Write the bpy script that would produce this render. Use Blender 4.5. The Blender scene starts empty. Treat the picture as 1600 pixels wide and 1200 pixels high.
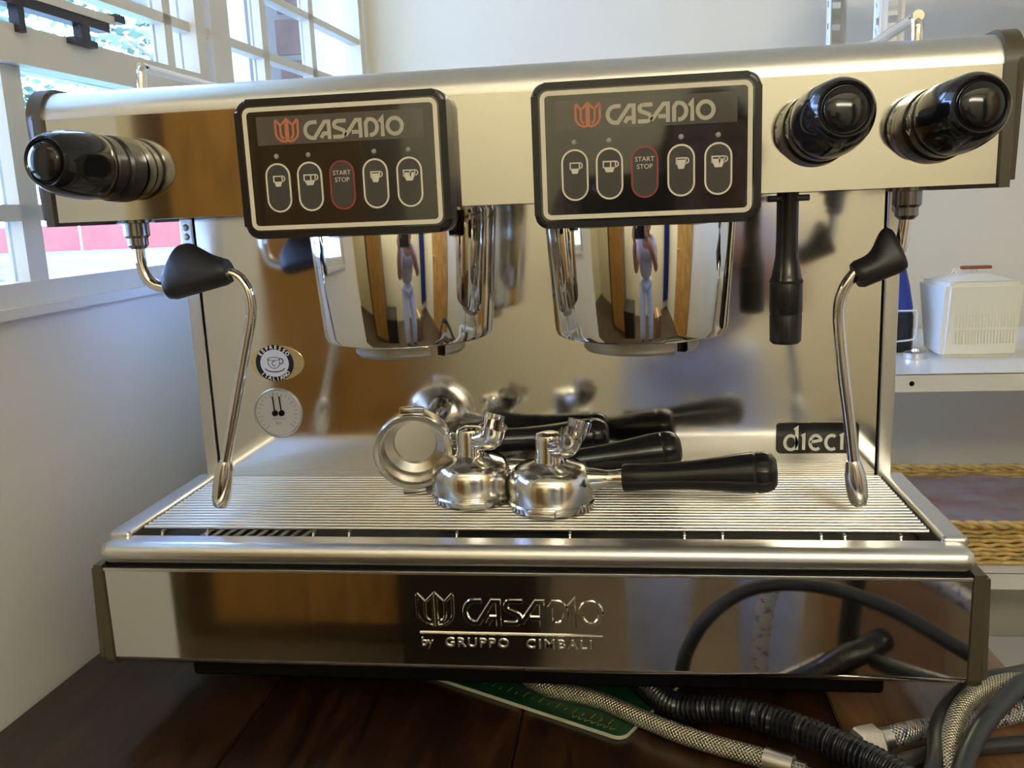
import bpy, bmesh, math, random
from mathutils import Vector, Matrix
random.seed(7)
PI = math.pi
S = bpy.context.scene
COL = S.collection

# ------------------------------------------------------------------ camera
def make_camera():
    cd = bpy.data.cameras.new('camera')
    cam = bpy.data.objects.new('camera', cd)
    COL.objects.link(cam)
    yaw, pitch, roll, F = -0.1337, -0.1956, -0.042, 1395.5
    fwd = Vector((math.sin(yaw)*math.cos(pitch), math.cos(yaw)*math.cos(pitch), math.sin(pitch)))
    right = Vector((math.cos(yaw), -math.sin(yaw), 0))
    up = right.cross(fwd)
    r2 = right*math.cos(roll) + up*math.sin(roll)
    u2 = up*math.cos(roll) - right*math.sin(roll)
    m = Matrix.Identity(4)
    for i in range(3):
        m[i][0] = r2[i]; m[i][1] = u2[i]; m[i][2] = -fwd[i]
    m[0][3], m[1][3], m[2][3] = 0.0971, -0.6644, 0.4283
    cam.matrix_world = m
    cd.sensor_width = 36.0
    cd.lens = F/1600*36.0
    cd.clip_start = 0.01
    cd.clip_end = 500
    S.camera = cam
make_camera()

# ------------------------------------------------------------------ world, lights, exposure
SKY_STRENGTH = 21.5
LAMP_W = 19.5
REAR_W = 11.0
w = bpy.data.worlds.new('world'); S.world = w; w.use_nodes = True
nt = w.node_tree; nt.nodes.clear()
wo = nt.nodes.new('ShaderNodeOutputWorld'); bg = nt.nodes.new('ShaderNodeBackground')
tc = nt.nodes.new('ShaderNodeTexCoord'); sx = nt.nodes.new('ShaderNodeSeparateXYZ')
cr = nt.nodes.new('ShaderNodeValToRGB')
nt.links.new(tc.outputs['Generated'], sx.inputs[0]); nt.links.new(sx.outputs['Z'], cr.inputs[0])
nt.links.new(cr.outputs[0], bg.inputs[0]); nt.links.new(bg.outputs[0], wo.inputs[0])
e = cr.color_ramp.elements
e[0].position = 0.0; e[0].color = (0.35, 0.51, 1.0, 1)
e[1].position = 0.7; e[1].color = (0.24, 0.38, 1.0, 1)
bg.inputs[1].default_value = SKY_STRENGTH
def area(name, loc, rot, sx_, sy_, watts, col):
    l = bpy.data.lights.new(name, 'AREA'); l.shape = 'RECTANGLE'
    l.size = sx_; l.size_y = sy_; l.energy = watts; l.color = col
    o = bpy.data.objects.new(name, l); COL.objects.link(o)
    o.location = loc; o.rotation_euler = rot
    return o
area('added_wash_light', (0.10, -1.35, 1.655), (math.radians(-52), 0, 0), 2.6, 0.14, LAMP_W, (1.0, 0.95, 0.76))  # added lamp: washes the rear wall so the steel mirrors it bright
area('added_key_light', (0.75, -2.155, 1.32), (math.radians(86), 0, 0), 1.1, 0.20, REAR_W, (1.0, 0.95, 0.78))  # added lamp: frontal key light from behind the camera
sun = bpy.data.lights.new('sun', 'SUN'); sun.energy = 4.0; sun.angle = 0.05; sun.color = (1, 0.95, 0.85)
so = bpy.data.objects.new('sun', sun); COL.objects.link(so); so.rotation_euler = (math.radians(20), math.radians(48), 0)
S.view_settings.view_transform = 'Standard'; S.view_settings.look = 'None'
S.view_settings.gamma = 1.0; S.view_settings.use_curve_mapping = False
S.view_settings.exposure = 0.24
S.cycles.max_bounces = 14; S.cycles.glossy_bounces = 8; S.cycles.diffuse_bounces = 6
S.cycles.transparent_max_bounces = 16
S.cycles.caustics_reflective = True; S.cycles.caustics_refractive = True
S.cycles.sample_clamp_indirect = 40.0
S.cycles.use_denoising = True

# ------------------------------------------------------------------ materials
def new_mat(name):
    m = bpy.data.materials.new(name); m.use_nodes = True
    return m, m.node_tree, m.node_tree.nodes['Principled BSDF']
def pm(name, col, rough=0.5, metal=0.0, noise=0.0, nscale=20.0, bump=0.0, bscale=60.0, spec=None, coat=0.0,
       rnoise=0.0, aniso=0.0, stretch=None, col2=None, emit=None, estr=0.0):
    m, t, b = new_mat(name)
    b.inputs['Base Color'].default_value = (*col, 1); b.inputs['Roughness'].default_value = rough
    b.inputs['Metallic'].default_value = metal
    if spec is not None: b.inputs['Specular IOR Level'].default_value = spec
    if coat: b.inputs['Coat Weight'].default_value = coat; b.inputs['Coat Roughness'].default_value = 0.08
    if aniso: b.inputs['Anisotropic'].default_value = aniso
    if emit: b.inputs['Emission Color'].default_value = (*emit, 1); b.inputs['Emission Strength'].default_value = estr
    tc = t.nodes.new('ShaderNodeTexCoord'); mp = t.nodes.new('ShaderNodeMapping')
    t.links.new(tc.outputs['Object'], mp.inputs[0])
    if stretch: mp.inputs['Scale'].default_value = stretch
    if noise or col2:
        n = t.nodes.new('ShaderNodeTexNoise'); n.inputs['Scale'].default_value = nscale; n.inputs['Detail'].default_value = 5
        t.links.new(mp.outputs[0], n.inputs['Vector'])
        r = t.nodes.new('ShaderNodeValToRGB'); t.links.new(n.outputs['Fac'], r.inputs[0])
        r.color_ramp.elements[0].position = 0.35; r.color_ramp.elements[1].position = 0.65
        c2 = col2 if col2 else tuple(c*(1-noise) for c in col)
        r.color_ramp.elements[0].color = (*c2, 1); r.color_ramp.elements[1].color = (*col, 1)
        t.links.new(r.outputs[0], b.inputs['Base Color'])
    if rnoise:
        n = t.nodes.new('ShaderNodeTexNoise'); n.inputs['Scale'].default_value = 14; n.inputs['Detail'].default_value = 6
        t.links.new(mp.outputs[0], n.inputs['Vector'])
        mr = t.nodes.new('ShaderNodeMapRange'); t.links.new(n.outputs['Fac'], mr.inputs[0])
        mr.inputs[1].default_value = 0.3; mr.inputs[2].default_value = 0.7
        mr.inputs[3].default_value = rough; mr.inputs[4].default_value = rough + rnoise
        t.links.new(mr.outputs[0], b.inputs['Roughness'])
    if bump:
        n = t.nodes.new('ShaderNodeTexNoise'); n.inputs['Scale'].default_value = bscale; n.inputs['Detail'].default_value = 4
        t.links.new(mp.outputs[0], n.inputs['Vector'])
        bp = t.nodes.new('ShaderNodeBump'); bp.inputs['Strength'].default_value = bump; bp.inputs['Distance'].default_value = 0.002
        t.links.new(n.outputs['Fac'], bp.inputs['Height']); t.links.new(bp.outputs[0], b.inputs['Normal'])
    return m
M = {}
M['steel'] = pm('polished_steel', (0.80, 0.78, 0.74), 0.035, 1.0, rnoise=0.05)
M['steel_back'] = pm('splash_steel', (0.80, 0.78, 0.74), 0.06, 1.0, rnoise=0.09)
M['steel_brushed'] = pm('brushed_steel', (0.76, 0.75, 0.73), 0.30, 1.0, rnoise=0.06, bump=0.05, bscale=90, stretch=(0.05, 8, 8))
M['chrome'] = pm('chrome', (0.86, 0.85, 0.83), 0.03, 1.0, rnoise=0.03)
M['worn_chrome'] = pm('worn_chrome', (0.80, 0.78, 0.74), 0.09, 1.0, rnoise=0.12, bump=0.06, bscale=120)
M['satin'] = pm('satin_steel', (0.74, 0.73, 0.71), 0.28, 1.0, rnoise=0.08)
M['basket'] = pm('used_basket_steel', (0.62, 0.60, 0.56), 0.2, 1.0, rnoise=0.12)
M['grate'] = pm('grate_wire_steel', (0.84, 0.82, 0.78), 0.30, 1.0)
M['ring'] = pm('grey_cast_metal', (0.52, 0.50, 0.47), 0.4, 0.8, noise=0.25)
M['tray_dark'] = pm('tray_steel', (0.40, 0.39, 0.38), 0.22, 1.0, noise=0.4)
M['tray_floor'] = pm('dark_tray_floor', (0.10, 0.095, 0.09), 0.45, 0.5, noise=0.4)  # mottled dark base, so the gaps between grate bars read dark
M['black'] = pm('black_plastic', (0.012, 0.012, 0.014), 0.24, bump=0.03, bscale=300)
M['black_gloss'] = pm('gloss_black_plastic', (0.010, 0.010, 0.012), 0.10)
M['rubber'] = pm('black_rubber', (0.018, 0.018, 0.02), 0.42)
M['cap'] = pm('taupe_plastic_cap', (0.078, 0.064, 0.038), 0.33, bump=0.05, bscale=400)
M['gap'] = pm('dark_seam', (0.006, 0.006, 0.006), 0.7, spec=0.1)
M['face'] = pm('display_face', (0.012, 0.012, 0.013), 0.05, spec=1.0, coat=1.0)
M['logo_window'] = pm('logo_window_print', (0.105, 0.095, 0.085), 0.10, coat=0.6)
M['stripe'] = pm('cream_print', (0.72, 0.68, 0.56), 0.35)
M['letters'] = pm('pale_grey_print', (0.44, 0.42, 0.34), 0.35)
M['orange'] = pm('orange_print', (0.52, 0.17, 0.09), 0.35)
M['red_print'] = pm('dark_red_print', (0.30, 0.04, 0.035), 0.35)
M['button'] = pm('button_film', (0.066, 0.063, 0.060), 0.22)
M['icon'] = pm('white_icon_print', (0.66, 0.63, 0.56), 0.4)
M['led'] = pm('led_lens', (0.35, 0.33, 0.27), 0.2)
M['white_print'] = pm('white_print', (0.85, 0.84, 0.76), 0.35)
M['gold'] = pm('gold_foil', (0.78, 0.68, 0.38), 0.25, 0.7)
M['badge_white'] = pm('badge_white', (0.74, 0.76, 0.86), 0.3)
M['badge_navy'] = pm('badge_navy', (0.012, 0.014, 0.035), 0.25)
M['gauge_face'] = pm('gauge_face', (0.50, 0.48, 0.46), 0.2)
M['gauge_print'] = pm('gauge_print', (0.25, 0.23, 0.25), 0.5)
M['screw'] = pm('screw_steel', (0.5, 0.48, 0.45), 0.3, 1.0)
M['wall'] = pm('white_wall_paint', (0.74, 0.69, 0.56), 0.38, noise=0.03, nscale=3, bump=0.15, bscale=14)
M['wall_left'] = pm('window_wall_paint', (0.82, 0.82, 0.79), 0.38, noise=0.03, nscale=3, bump=0.15, bscale=14)
M['wall_cream'] = pm('cream_wall_paint', (0.83, 0.775, 0.58), 0.6, noise=0.04, nscale=2)
M['ceiling'] = pm('ceiling_paint', (0.84, 0.82, 0.74), 0.8)
M['frame'] = pm('cream_window_paint', (0.72, 0.69, 0.60), 0.35)
M['sill'] = pm('white_sill_paint', (0.80, 0.80, 0.80), 0.3)
M['dark_metal'] = pm('dark_stay_metal', (0.055, 0.05, 0.055), 0.35, 0.6)
M['shelf'] = pm('white_shelf_enamel', (0.80, 0.79, 0.74), 0.22)
M['wicker'] = pm('golden_wicker', (0.82, 0.57, 0.19), 0.45, noise=0.45, nscale=60)
M['paper'] = pm('crumpled_paper', (0.66, 0.60, 0.56), 0.6, col2=(0.62, 0.42, 0.40), nscale=18)
M['case'] = pm('white_case_plastic', (0.83, 0.80, 0.66), 0.35)
M['brown_handle'] = pm('reddish_brown_handle', (0.28, 0.075, 0.03), 0.4)
M['blue'] = pm('deep_blue_plastic', (0.02, 0.05, 0.36), 0.3)
M['white_wire'] = pm('white_wire', (0.8, 0.8, 0.8), 0.3)
M['mat_green'] = pm('green_mat', (0.010, 0.058, 0.026), 0.35, noise=0.25, nscale=40)
M['mat_edge'] = pm('pale_mat_edge', (0.62, 0.62, 0.48), 0.4)
M['mat_print'] = pm('yellow_mat_print', (0.22, 0.24, 0.03), 0.4)
M['cable'] = pm('grey_black_cable', (0.035, 0.036, 0.036), 0.35)
M['corrug'] = pm('black_corrugated_hose', (0.012, 0.012, 0.016), 0.25)
M['hex'] = pm('nickel_nut', (0.88, 0.86, 0.80), 0.34, 0.8)
M['lawn'] = pm('lawn_green', (0.10, 0.19, 0.075), 0.9, noise=0.3, nscale=0.6)
M['leaf'] = pm('tree_leaf', (0.10, 0.155, 0.085), 0.7, noise=0.4, nscale=3)
M['bark'] = pm('pale_bark', (0.22, 0.19, 0.18), 0.9, noise=0.3, nscale=6)
M['fence'] = pm('red_fence_paint', (0.42, 0.055, 0.03), 0.7, noise=0.2, nscale=2)
M['brick'] = pm('old_brick', (0.17, 0.095, 0.08), 0.85, noise=0.35, nscale=30, bump=0.4, bscale=60)
M['mortar'] = pm('brick_mortar', (0.20, 0.185, 0.17), 0.9)
M['eave'] = pm('grey_eave_board', (0.045, 0.045, 0.052), 0.7)
M['pier'] = pm('white_pier_paint', (0.80, 0.80, 0.78), 0.7)
M['cupboard'] = pm('orange_brown_wood', (0.56, 0.30, 0.085), 0.4, noise=0.35, nscale=6, stretch=(8, 1, 1))
M['cup_dark'] = pm('dark_cupboard_wood', (0.14, 0.08, 0.055), 0.4, noise=0.3, nscale=6)
M['floor'] = pm('brown_floor', (0.10, 0.07, 0.045), 0.45, noise=0.3, nscale=4)
M['denim'] = pm('pale_blue_denim', (0.62, 0.68, 0.88), 0.85, noise=0.15, nscale=40)
M['shirt'] = pm('pale_lilac_shirt', (0.66, 0.64, 0.78), 0.8, noise=0.18, nscale=60)
M['skin'] = pm('skin', (0.48, 0.24, 0.15), 0.5, noise=0.08, nscale=30)
M['hair'] = pm('dark_hair', (0.012, 0.009, 0.008), 0.45, bump=0.6, bscale=150)
M['eye'] = pm('eye_white', (0.75, 0.73, 0.7), 0.2)
M['lip'] = pm('lip', (0.36, 0.12, 0.10), 0.45)
M['shoe'] = pm('black_shoe', (0.02, 0.02, 0.02), 0.5)
M['carton'] = pm('brown_carton', (0.30, 0.17, 0.08), 0.8)
M['crate'] = pm('dark_crate', (0.03, 0.022, 0.02), 0.55)
M['tube_glow'] = pm('added_lamp_tube', (1, 0.95, 0.85), 0.4, emit=(1.0, 0.88, 0.68), estr=6.0)
M['curtain'] = pm('blue_curtain', (0.03, 0.05, 0.25), 0.9)

def glass_mat():
    m, t, b = new_mat('window_glass'); t.nodes.remove(b)
    out = t.nodes['Material Output']
    mix = t.nodes.new('ShaderNodeMixShader'); tr = t.nodes.new('ShaderNodeBsdfTransparent'); gl = t.nodes.new('ShaderNodeBsdfGlossy')
    lw = t.nodes.new('ShaderNodeLayerWeight'); fr = t.nodes.new('ShaderNodeMath'); fr.operation = 'POWER'; fr.inputs[1].default_value = 5.0
    t.links.new(lw.outputs['Facing'], fr.inputs[0])
    gl.inputs['Roughness'].default_value = 0.02; tr.inputs[0].default_value = (0.97, 0.98, 0.98, 1)
    t.links.new(fr.outputs[0], mix.inputs[0]); t.links.new(tr.outputs[0], mix.inputs[1]); t.links.new(gl.outputs[0], mix.inputs[2])
    t.links.new(mix.outputs[0], out.inputs[0])
    return m
M['glass'] = glass_mat()

def wood_mat(name, ca, cb):
    m, t, b = new_mat(name)
    tc = t.nodes.new('ShaderNodeTexCoord'); mp = t.nodes.new('ShaderNodeMapping'); mp.inputs['Scale'].default_value = (9, 1.2, 9)
    t.links.new(tc.outputs['Object'], mp.inputs[0])
    n = t.nodes.new('ShaderNodeTexNoise'); n.inputs['Scale'].default_value = 4; n.inputs['Detail'].default_value = 8; n.inputs['Distortion'].default_value = 1.5
    t.links.new(mp.outputs[0], n.inputs['Vector'])
    r = t.nodes.new('ShaderNodeValToRGB'); t.links.new(n.outputs['Fac'], r.inputs[0])
    r.color_ramp.elements[0].position = 0.32; r.color_ramp.elements[0].color = (*ca, 1)
    r.color_ramp.elements[1].position = 0.7; r.color_ramp.elements[1].color = (*cb, 1)
    t.links.new(r.outputs[0], b.inputs['Base Color'])
    b.inputs['Roughness'].default_value = 0.28
    b.inputs['Coat Weight'].default_value = 0.3; b.inputs['Coat Roughness'].default_value = 0.12
    bp = t.nodes.new('ShaderNodeBump'); bp.inputs['Strength'].default_value = 0.12; bp.inputs['Distance'].default_value = 0.002
    t.links.new(n.outputs['Fac'], bp.inputs['Height']); t.links.new(bp.outputs[0], b.inputs['Normal'])
    return m
M['wood'] = wood_mat('dark_varnished_wood', (0.010, 0.0045, 0.003), (0.050, 0.021, 0.010))
M['wood_lit'] = wood_mat('lit_table_wood', (0.12, 0.058, 0.026), (0.30, 0.16, 0.075))  # lit copy of the table wood, the light put into its colour

def braid_mat(name, base, fleck=False):
    # crossing strands of a stainless braid: two diagonal waves, UV: u round the hose, v along in metres
    m, t, b = new_mat(name)
    b.inputs['Metallic'].default_value = 0.85; b.inputs['Roughness'].default_value = 0.3
    uv = t.nodes.new('ShaderNodeUVMap'); sp = t.nodes.new('ShaderNodeSeparateXYZ'); t.links.new(uv.outputs[0], sp.inputs[0])
    def math_(op, a, bb):
        n = t.nodes.new('ShaderNodeMath'); n.operation = op
        for i, v in enumerate((a, bb)):
            if isinstance(v, (int, float)): n.inputs[i].default_value = v
            else: t.links.new(v, n.inputs[i])
        return n.outputs[0]
    U = math_('MULTIPLY', sp.outputs['X'], 2*PI*12); V = math_('MULTIPLY', sp.outputs['Y'], 2*PI*330)
    a = math_('SINE', math_('ADD', U, V), 0); c = math_('SINE', math_('SUBTRACT', U, V), 0)
    h = math_('MULTIPLY', math_('ADD', a, c), 0.5)
    r = t.nodes.new('ShaderNodeValToRGB'); t.links.new(math_('ADD', math_('MULTIPLY', h, 0.5), 0.5), r.inputs[0])
    r.color_ramp.elements[0].position = 0.12; r.color_ramp.elements[0].color = (base[0]*.12, base[1]*.12, base[2]*.12, 1)
    r.color_ramp.elements[1].position = 0.5; r.color_ramp.elements[1].color = (*base, 1)
    colout = r.outputs[0]
    if fleck:
        for k, (sgn, fc) in enumerate(((1, (0.03, 0.06, 0.42)), (-1, (0.42, 0.03, 0.05)))):
            ph = math_('ADD', math_('MULTIPLY', sp.outputs['X'], 2*PI*2*sgn), math_('MULTIPLY', sp.outputs['Y'], 2*PI*46))
            g = math_('GREATER_THAN', math_('SINE', ph, 0), 0.86)
            g2 = math_('MULTIPLY', math_('MULTIPLY', g, math_('GREATER_THAN', math_('SINE', math_('MULTIPLY', sp.outputs['Y'], 2*PI*(118+k*31)), 0), 0.1)), math_('GREATER_THAN', h, -0.1))
            mx = t.nodes.new('ShaderNodeMixRGB'); t.links.new(g2, mx.inputs[0]); t.links.new(colout, mx.inputs[1])
            mx.inputs[2].default_value = (*fc, 1); colout = mx.outputs[0]
    t.links.new(colout, b.inputs['Base Color'])
    bp = t.nodes.new('ShaderNodeBump'); bp.inputs['Strength'].default_value = 0.7; bp.inputs['Distance'].default_value = 0.001
    t.links.new(h, bp.inputs['Height']); t.links.new(bp.outputs[0], b.inputs['Normal'])
    return m
M['braid'] = braid_mat('steel_braid', (0.80, 0.72, 0.55))
M['braid_fleck'] = braid_mat('flecked_steel_braid', (0.82, 0.80, 0.78), True)

# ------------------------------------------------------------------ builders
def wpos(o):
    p = Vector(o.location)
    while o.parent: o = o.parent; p += Vector(o.location)
    return p
def link(name, bm, mat, parent=None, local=False, smooth=40, mats=None, wn=None):
    """one mesh object from a bmesh drawn in world coordinates (or in the parent's own with local=True)"""
    bmesh.ops.recalc_face_normals(bm, faces=bm.faces)
    if parent is not None and not local:
        bmesh.ops.translate(bm, verts=bm.verts, vec=-wpos(parent))
    me = bpy.data.meshes.new(name); bm.to_mesh(me); bm.free()
    if smooth:
        me.polygons.foreach_set('use_smooth', [True]*len(me.polygons))
        me.set_sharp_from_angle(angle=math.radians(smooth))
        wn_ = wn if wn is not None else len(me.polygons) < 260
    for mm in (mats or [mat]): me.materials.append(M[mm])
    o = bpy.data.objects.new(name, me); COL.objects.link(o)
    if smooth and wn_:
        wm = o.modifiers.new('flat_faces', 'WEIGHTED_NORMAL'); wm.keep_sharp = True; wm.weight = 90
    if parent is not None: o.parent = parent
    return o
def inst(name, src, parent, loc=(0, 0, 0), rot=(0, 0, 0)):
    o = src.copy(); o.name = name; COL.objects.link(o); o.parent = parent; o.location = loc; o.rotation_euler = rot
    return o
def thing(name, label, cat, loc=(0, 0, 0), rz=0.0, group=None):
    o = bpy.data.objects.new(name, None); COL.objects.link(o); o.empty_display_size = 0.02
    o.location = loc; o.rotation_euler = (0, 0, rz)
    return tag(o, label, cat, group)
def tag(o, label, cat, group=None):
    o['label'] = label; o['category'] = cat
    if group: o['group'] = group
    return o
def struct(o): o['kind'] = 'structure'; return o
def lab(o, label): o['label'] = label; return o

def bm_(): return bmesh.new()
def box(bm, x0, x1, y0, y1, z0, z1, bev=0.0, seg=3, mi=0):
    vs = [bm.verts.new((x, y, z)) for x in (x0, x1) for y in (y0, y1) for z in (z0, z1)]
    fs = [bm.faces.new([vs[i] for i in q]) for q in ((0, 1, 3, 2), (4, 6, 7, 5), (0, 4, 5, 1), (2, 3, 7, 6), (0, 2, 6, 4), (1, 5, 7, 3))]
    for f in fs: f.material_index = mi
    if bev:
        es = list({ed for f in fs for ed in f.edges})
        bmesh.ops.bevel(bm, geom=es, offset=bev, segments=seg, profile=0.5, affect='EDGES')
    return bm
def BOX(*a, **k): return box(bmesh.new(), *a, **k)
def frame_of(d):
    d = d.normalized(); a = Vector((0, 0, 1)) if abs(d.z) < 0.9 else Vector((1, 0, 0))
    u = a.cross(d).normalized(); return u, d.cross(u)
def lathe(bm, prof, n=32, origin=(0, 0, 0), axis=(0, 0, 1), closed=False, mod=None, mi=0):
    o = Vector(origin); ax = Vector(axis).normalized(); u, v = frame_of(ax)
    rings = []
    for (r, z) in prof:
        if r < 1e-6: rings.append([bm.verts.new(o + ax*z)]); continue
        ring = []
        for k in range(n):
            t = 2*PI*k/n; rr = r*(mod(t, z) if mod else 1)
            ring.append(bm.verts.new(o + ax*z + u*rr*math.cos(t) + v*rr*math.sin(t)))
        rings.append(ring)
    pairs = list(zip(rings, rings[1:])) + ([(rings[-1], rings[0])] if closed else [])
    for a, b in pairs:
        for k in range(n):
            k2 = (k+1) % n
            if len(a) == 1 and len(b) == 1: continue
            if len(a) == 1: f = bm.faces.new((a[0], b[k], b[k2]))
            elif len(b) == 1: f = bm.faces.new((a[k], b[0], a[k2]))
            else: f = bm.faces.new((a[k], b[k], b[k2], a[k2]))
            f.material_index = mi
    return bm
def smooth_path(pts, sub=8):
    P = [Vector(p) for p in pts]
    if len(P) < 3: return P
    P = [P[0]*2-P[1]] + P + [P[-1]*2-P[-2]]; out = []
    for i in range(1, len(P)-2):
        p0, p1, p2, p3 = P[i-1:i+3]
        for k in range(sub):
            t = k/sub
            out.append(0.5*((2*p1) + (p2-p0)*t + (2*p0-5*p1+4*p2-p3)*t*t + (3*p1-p0-3*p2+p3)*t**3))
    out.append(P[-2]); return out
def tube(bm, pts, r, n=12, sub=8, cap=True, uv=False, rf=None, mi=0):
    P = smooth_path(pts, sub) if sub else [Vector(p) for p in pts]
    T = [(P[min(i+1, len(P)-1)] - P[max(i-1, 0)]).normalized() for i in range(len(P))]
    u, v = frame_of(T[0]); rings = []; L = 0.0; Ls = []
    for i, p in enumerate(P):
        if i:
            u = (u - T[i]*u.dot(T[i])).normalized(); v = T[i].cross(u); L += (p-P[i-1]).length
        Ls.append(L)
        rr = rf(L, i/(len(P)-1)) if rf else r
        rings.append([bm.verts.new(p + u*rr*math.cos(2*PI*k/n) + v*rr*math.sin(2*PI*k/n)) for k in range(n)])
    lay = bm.loops.layers.uv.verify() if uv else None
    for i in range(len(rings)-1):
        for k in range(n):
            k2 = (k+1) % n
            f = bm.faces.new((rings[i][k], rings[i][k2], rings[i+1][k2], rings[i+1][k])); f.material_index = mi
            if uv:
                for lp, c in zip(f.loops, ((k/n, Ls[i]), ((k+1)/n, Ls[i]), ((k+1)/n, Ls[i+1]), (k/n, Ls[i+1]))): lp[lay].uv = c
    if cap:
        for rg in (rings[0], rings[-1]): bm.faces.new(rg).material_index = mi
    return bm
def prism(bm, poly, put, d, mi=0, bev=0.0):
    """polygon in (u, v) extruded to thickness d; put(u, v, w) gives the point"""
    a = [bm.verts.new(put(u, v, 0)) for u, v in poly]; b = [bm.verts.new(put(u, v, d)) for u, v in poly]
    n = len(poly)
    fs = [bm.faces.new(a), bm.faces.new(b[::-1])]
    fs += [bm.faces.new((a[i], a[(i+1) % n], b[(i+1) % n], b[i])) for i in range(n)]
    for f in fs: f.material_index = mi
    if bev:
        bmesh.ops.bevel(bm, geom=list(fs[1].edges), offset=bev, segments=2, profile=0.5, affect='EDGES')
    return bm
def rrect(u0, u1, v0, v1, r, n=6):
    out = []
    for cx, cy, a0 in ((u1-r, v1-r, 0), (u0+r, v1-r, 90), (u0+r, v0+r, 180), (u1-r, v0+r, 270)):
        for k in range(n+1):
            a = math.radians(a0 + 90*k/n); out.append((cx + r*math.cos(a), cy + r*math.sin(a)))
    return out
def ringpoly(bm, outer, inner, put, d, mi=0):
    n = len(outer)
    A = [[bm.verts.new(put(u, v, w)) for u, v in pl] for w in (0, d) for pl in (outer, inner)]
    o0, i0, o1, i1 = A
    for k in range(n):
        j = (k+1) % n
        for q in ((o1[k], o1[j], i1[j], i1[k]), (o0[k], i0[k], i0[j], o0[j]), (o0[k], o0[j], o1[j], o1[k]), (i0[k], i1[k], i1[j], i0[j])):
            bm.faces.new(q).material_index = mi
    return bm
def arc(cx, cy, rx, ry, a0, a1, n=10):
    return [(cx + rx*math.cos(math.radians(a0+(a1-a0)*k/n)), cy + ry*math.sin(math.radians(a0+(a1-a0)*k/n))) for k in range(n+1)]
def stroke(bm, line, wd, put, d, closed=False, mi=0, ridge=0.0, top=1.0):
    """a mitred ribbon of width wd along a 2-D polyline, extruded by d (with a raised ridge if wanted)"""
    P = [Vector(p) for p in line]; n = len(P); L = []; R = []; LT = []; RT = []
    for i in range(n):
        if closed: a, b = P[i-1], P[(i+1) % n]
        else: a, b = P[max(i-1, 0)], P[min(i+1, n-1)]
        t1 = (P[i]-a); t2 = (b-P[i])
        t1 = t1.normalized() if t1.length > 1e-9 else t2.normalized(); t2 = t2.normalized() if t2.length > 1e-9 else t1
        n1 = Vector((-t1.y, t1.x)); n2 = Vector((-t2.y, t2.x)); m = n1+n2
        m = m.normalized() if m.length > 1e-6 else n1
        k = wd/2/max(0.45, m.dot(n1)); L.append(P[i]+m*k); R.append(P[i]-m*k); LT.append(P[i]+m*k*top); RT.append(P[i]-m*k*top)
    mk = lambda pl, w: [bm.verts.new(put(p.x, p.y, w)) for p in pl]
    l0, r0, l1, r1 = mk(L, 0), mk(R, 0), mk(LT, d), mk(RT, d)
    c1 = mk(P, d+ridge) if ridge else None
    for i in range(n if closed else n-1):
        j = (i+1) % n
        qs = [(l0[i], l0[j], l1[j], l1[i]), (r0[i], r1[i], r1[j], r0[j])]
        if ridge: qs += [(l1[i], l1[j], c1[j], c1[i]), (c1[i], c1[j], r1[j], r1[i])]
        else: qs.append((l1[i], l1[j], r1[j], r1[i]))
        for q in qs: bm.faces.new(q).material_index = mi
    if not closed:
        for i in (0, n-1): bm.faces.new([l0[i], l1[i]] + ([c1[i]] if ridge else []) + [r1[i], r0[i]]).material_index = mi
    return bm
def add_text(bm, txt, put, size, d, align='CENTER', mi=0, bold=0.0, space=1.0):
    cu = bpy.data.curves.new('t', 'FONT'); cu.body = txt; cu.size = size; cu.align_x = align; cu.align_y = 'CENTER'
    cu.extrude = 0; cu.offset = bold; cu.space_character = space; cu.resolution_u = 3
    ob = bpy.data.objects.new('t', cu); COL.objects.link(ob)
    dg = bpy.context.evaluated_depsgraph_get(); me = bpy.data.meshes.new_from_object(ob.evaluated_get(dg))
    bpy.data.objects.remove(ob); bpy.data.curves.remove(cu)
    t = bmesh.new(); t.from_mesh(me); bpy.data.meshes.remove(me)
    ret = bmesh.ops.extrude_face_region(t, geom=list(t.faces))
    top = {v for v in ret['geom'] if isinstance(v, bmesh.types.BMVert)}
    vm = {v: bm.verts.new(put(v.co.x, v.co.y, d if v in top else 0)) for v in t.verts}
    for f in t.faces:
        try: bm.faces.new([vm[v] for v in f.verts]).material_index = mi
        except ValueError: pass
    t.free(); return bm

# lettering of the maker's word mark: strokes in a box about 5.5 wide and 1 high
def word_strokes():
    s = []
    s.append([(0.78, 0.9), (0.5, 0.9)] + arc(0.5, 0.5, 0.4, 0.4, 90, 270, 12) + [(0.62, 0.1), (1.22, 0.9), (1.45, 0.9), (1.45, 0.0)])
    s.append([(0.98, 0.08), (1.14, 0.3), (1.36, 0.3)])
    s.append([(2.42, 0.9), (1.95, 0.9)] + arc(1.95, 0.72, 0.2, 0.18, 90, 225, 6) + [(2.15, 0.46)] + arc(2.12, 0.28, 0.2, 0.18, 45, -90, 6) + [(1.66, 0.1)])
    s.append([(2.35, 0.12), (2.98, 0.9), (3.2, 0.9), (3.2, 0.0)])
    s.append([(2.72, 0.3), (3.12, 0.3)])
    s.append([(3.52, 0.0), (3.52, 0.72), (3.66, 0.9), (3.78, 0.9)] + arc(3.78, 0.5, 0.36, 0.4, 90, -90, 10) + [(3.72, 0.1)])
    s.append([(4.28, 0.74), (4.44, 0.92), (4.44, 0.0)])
    return s
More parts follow.
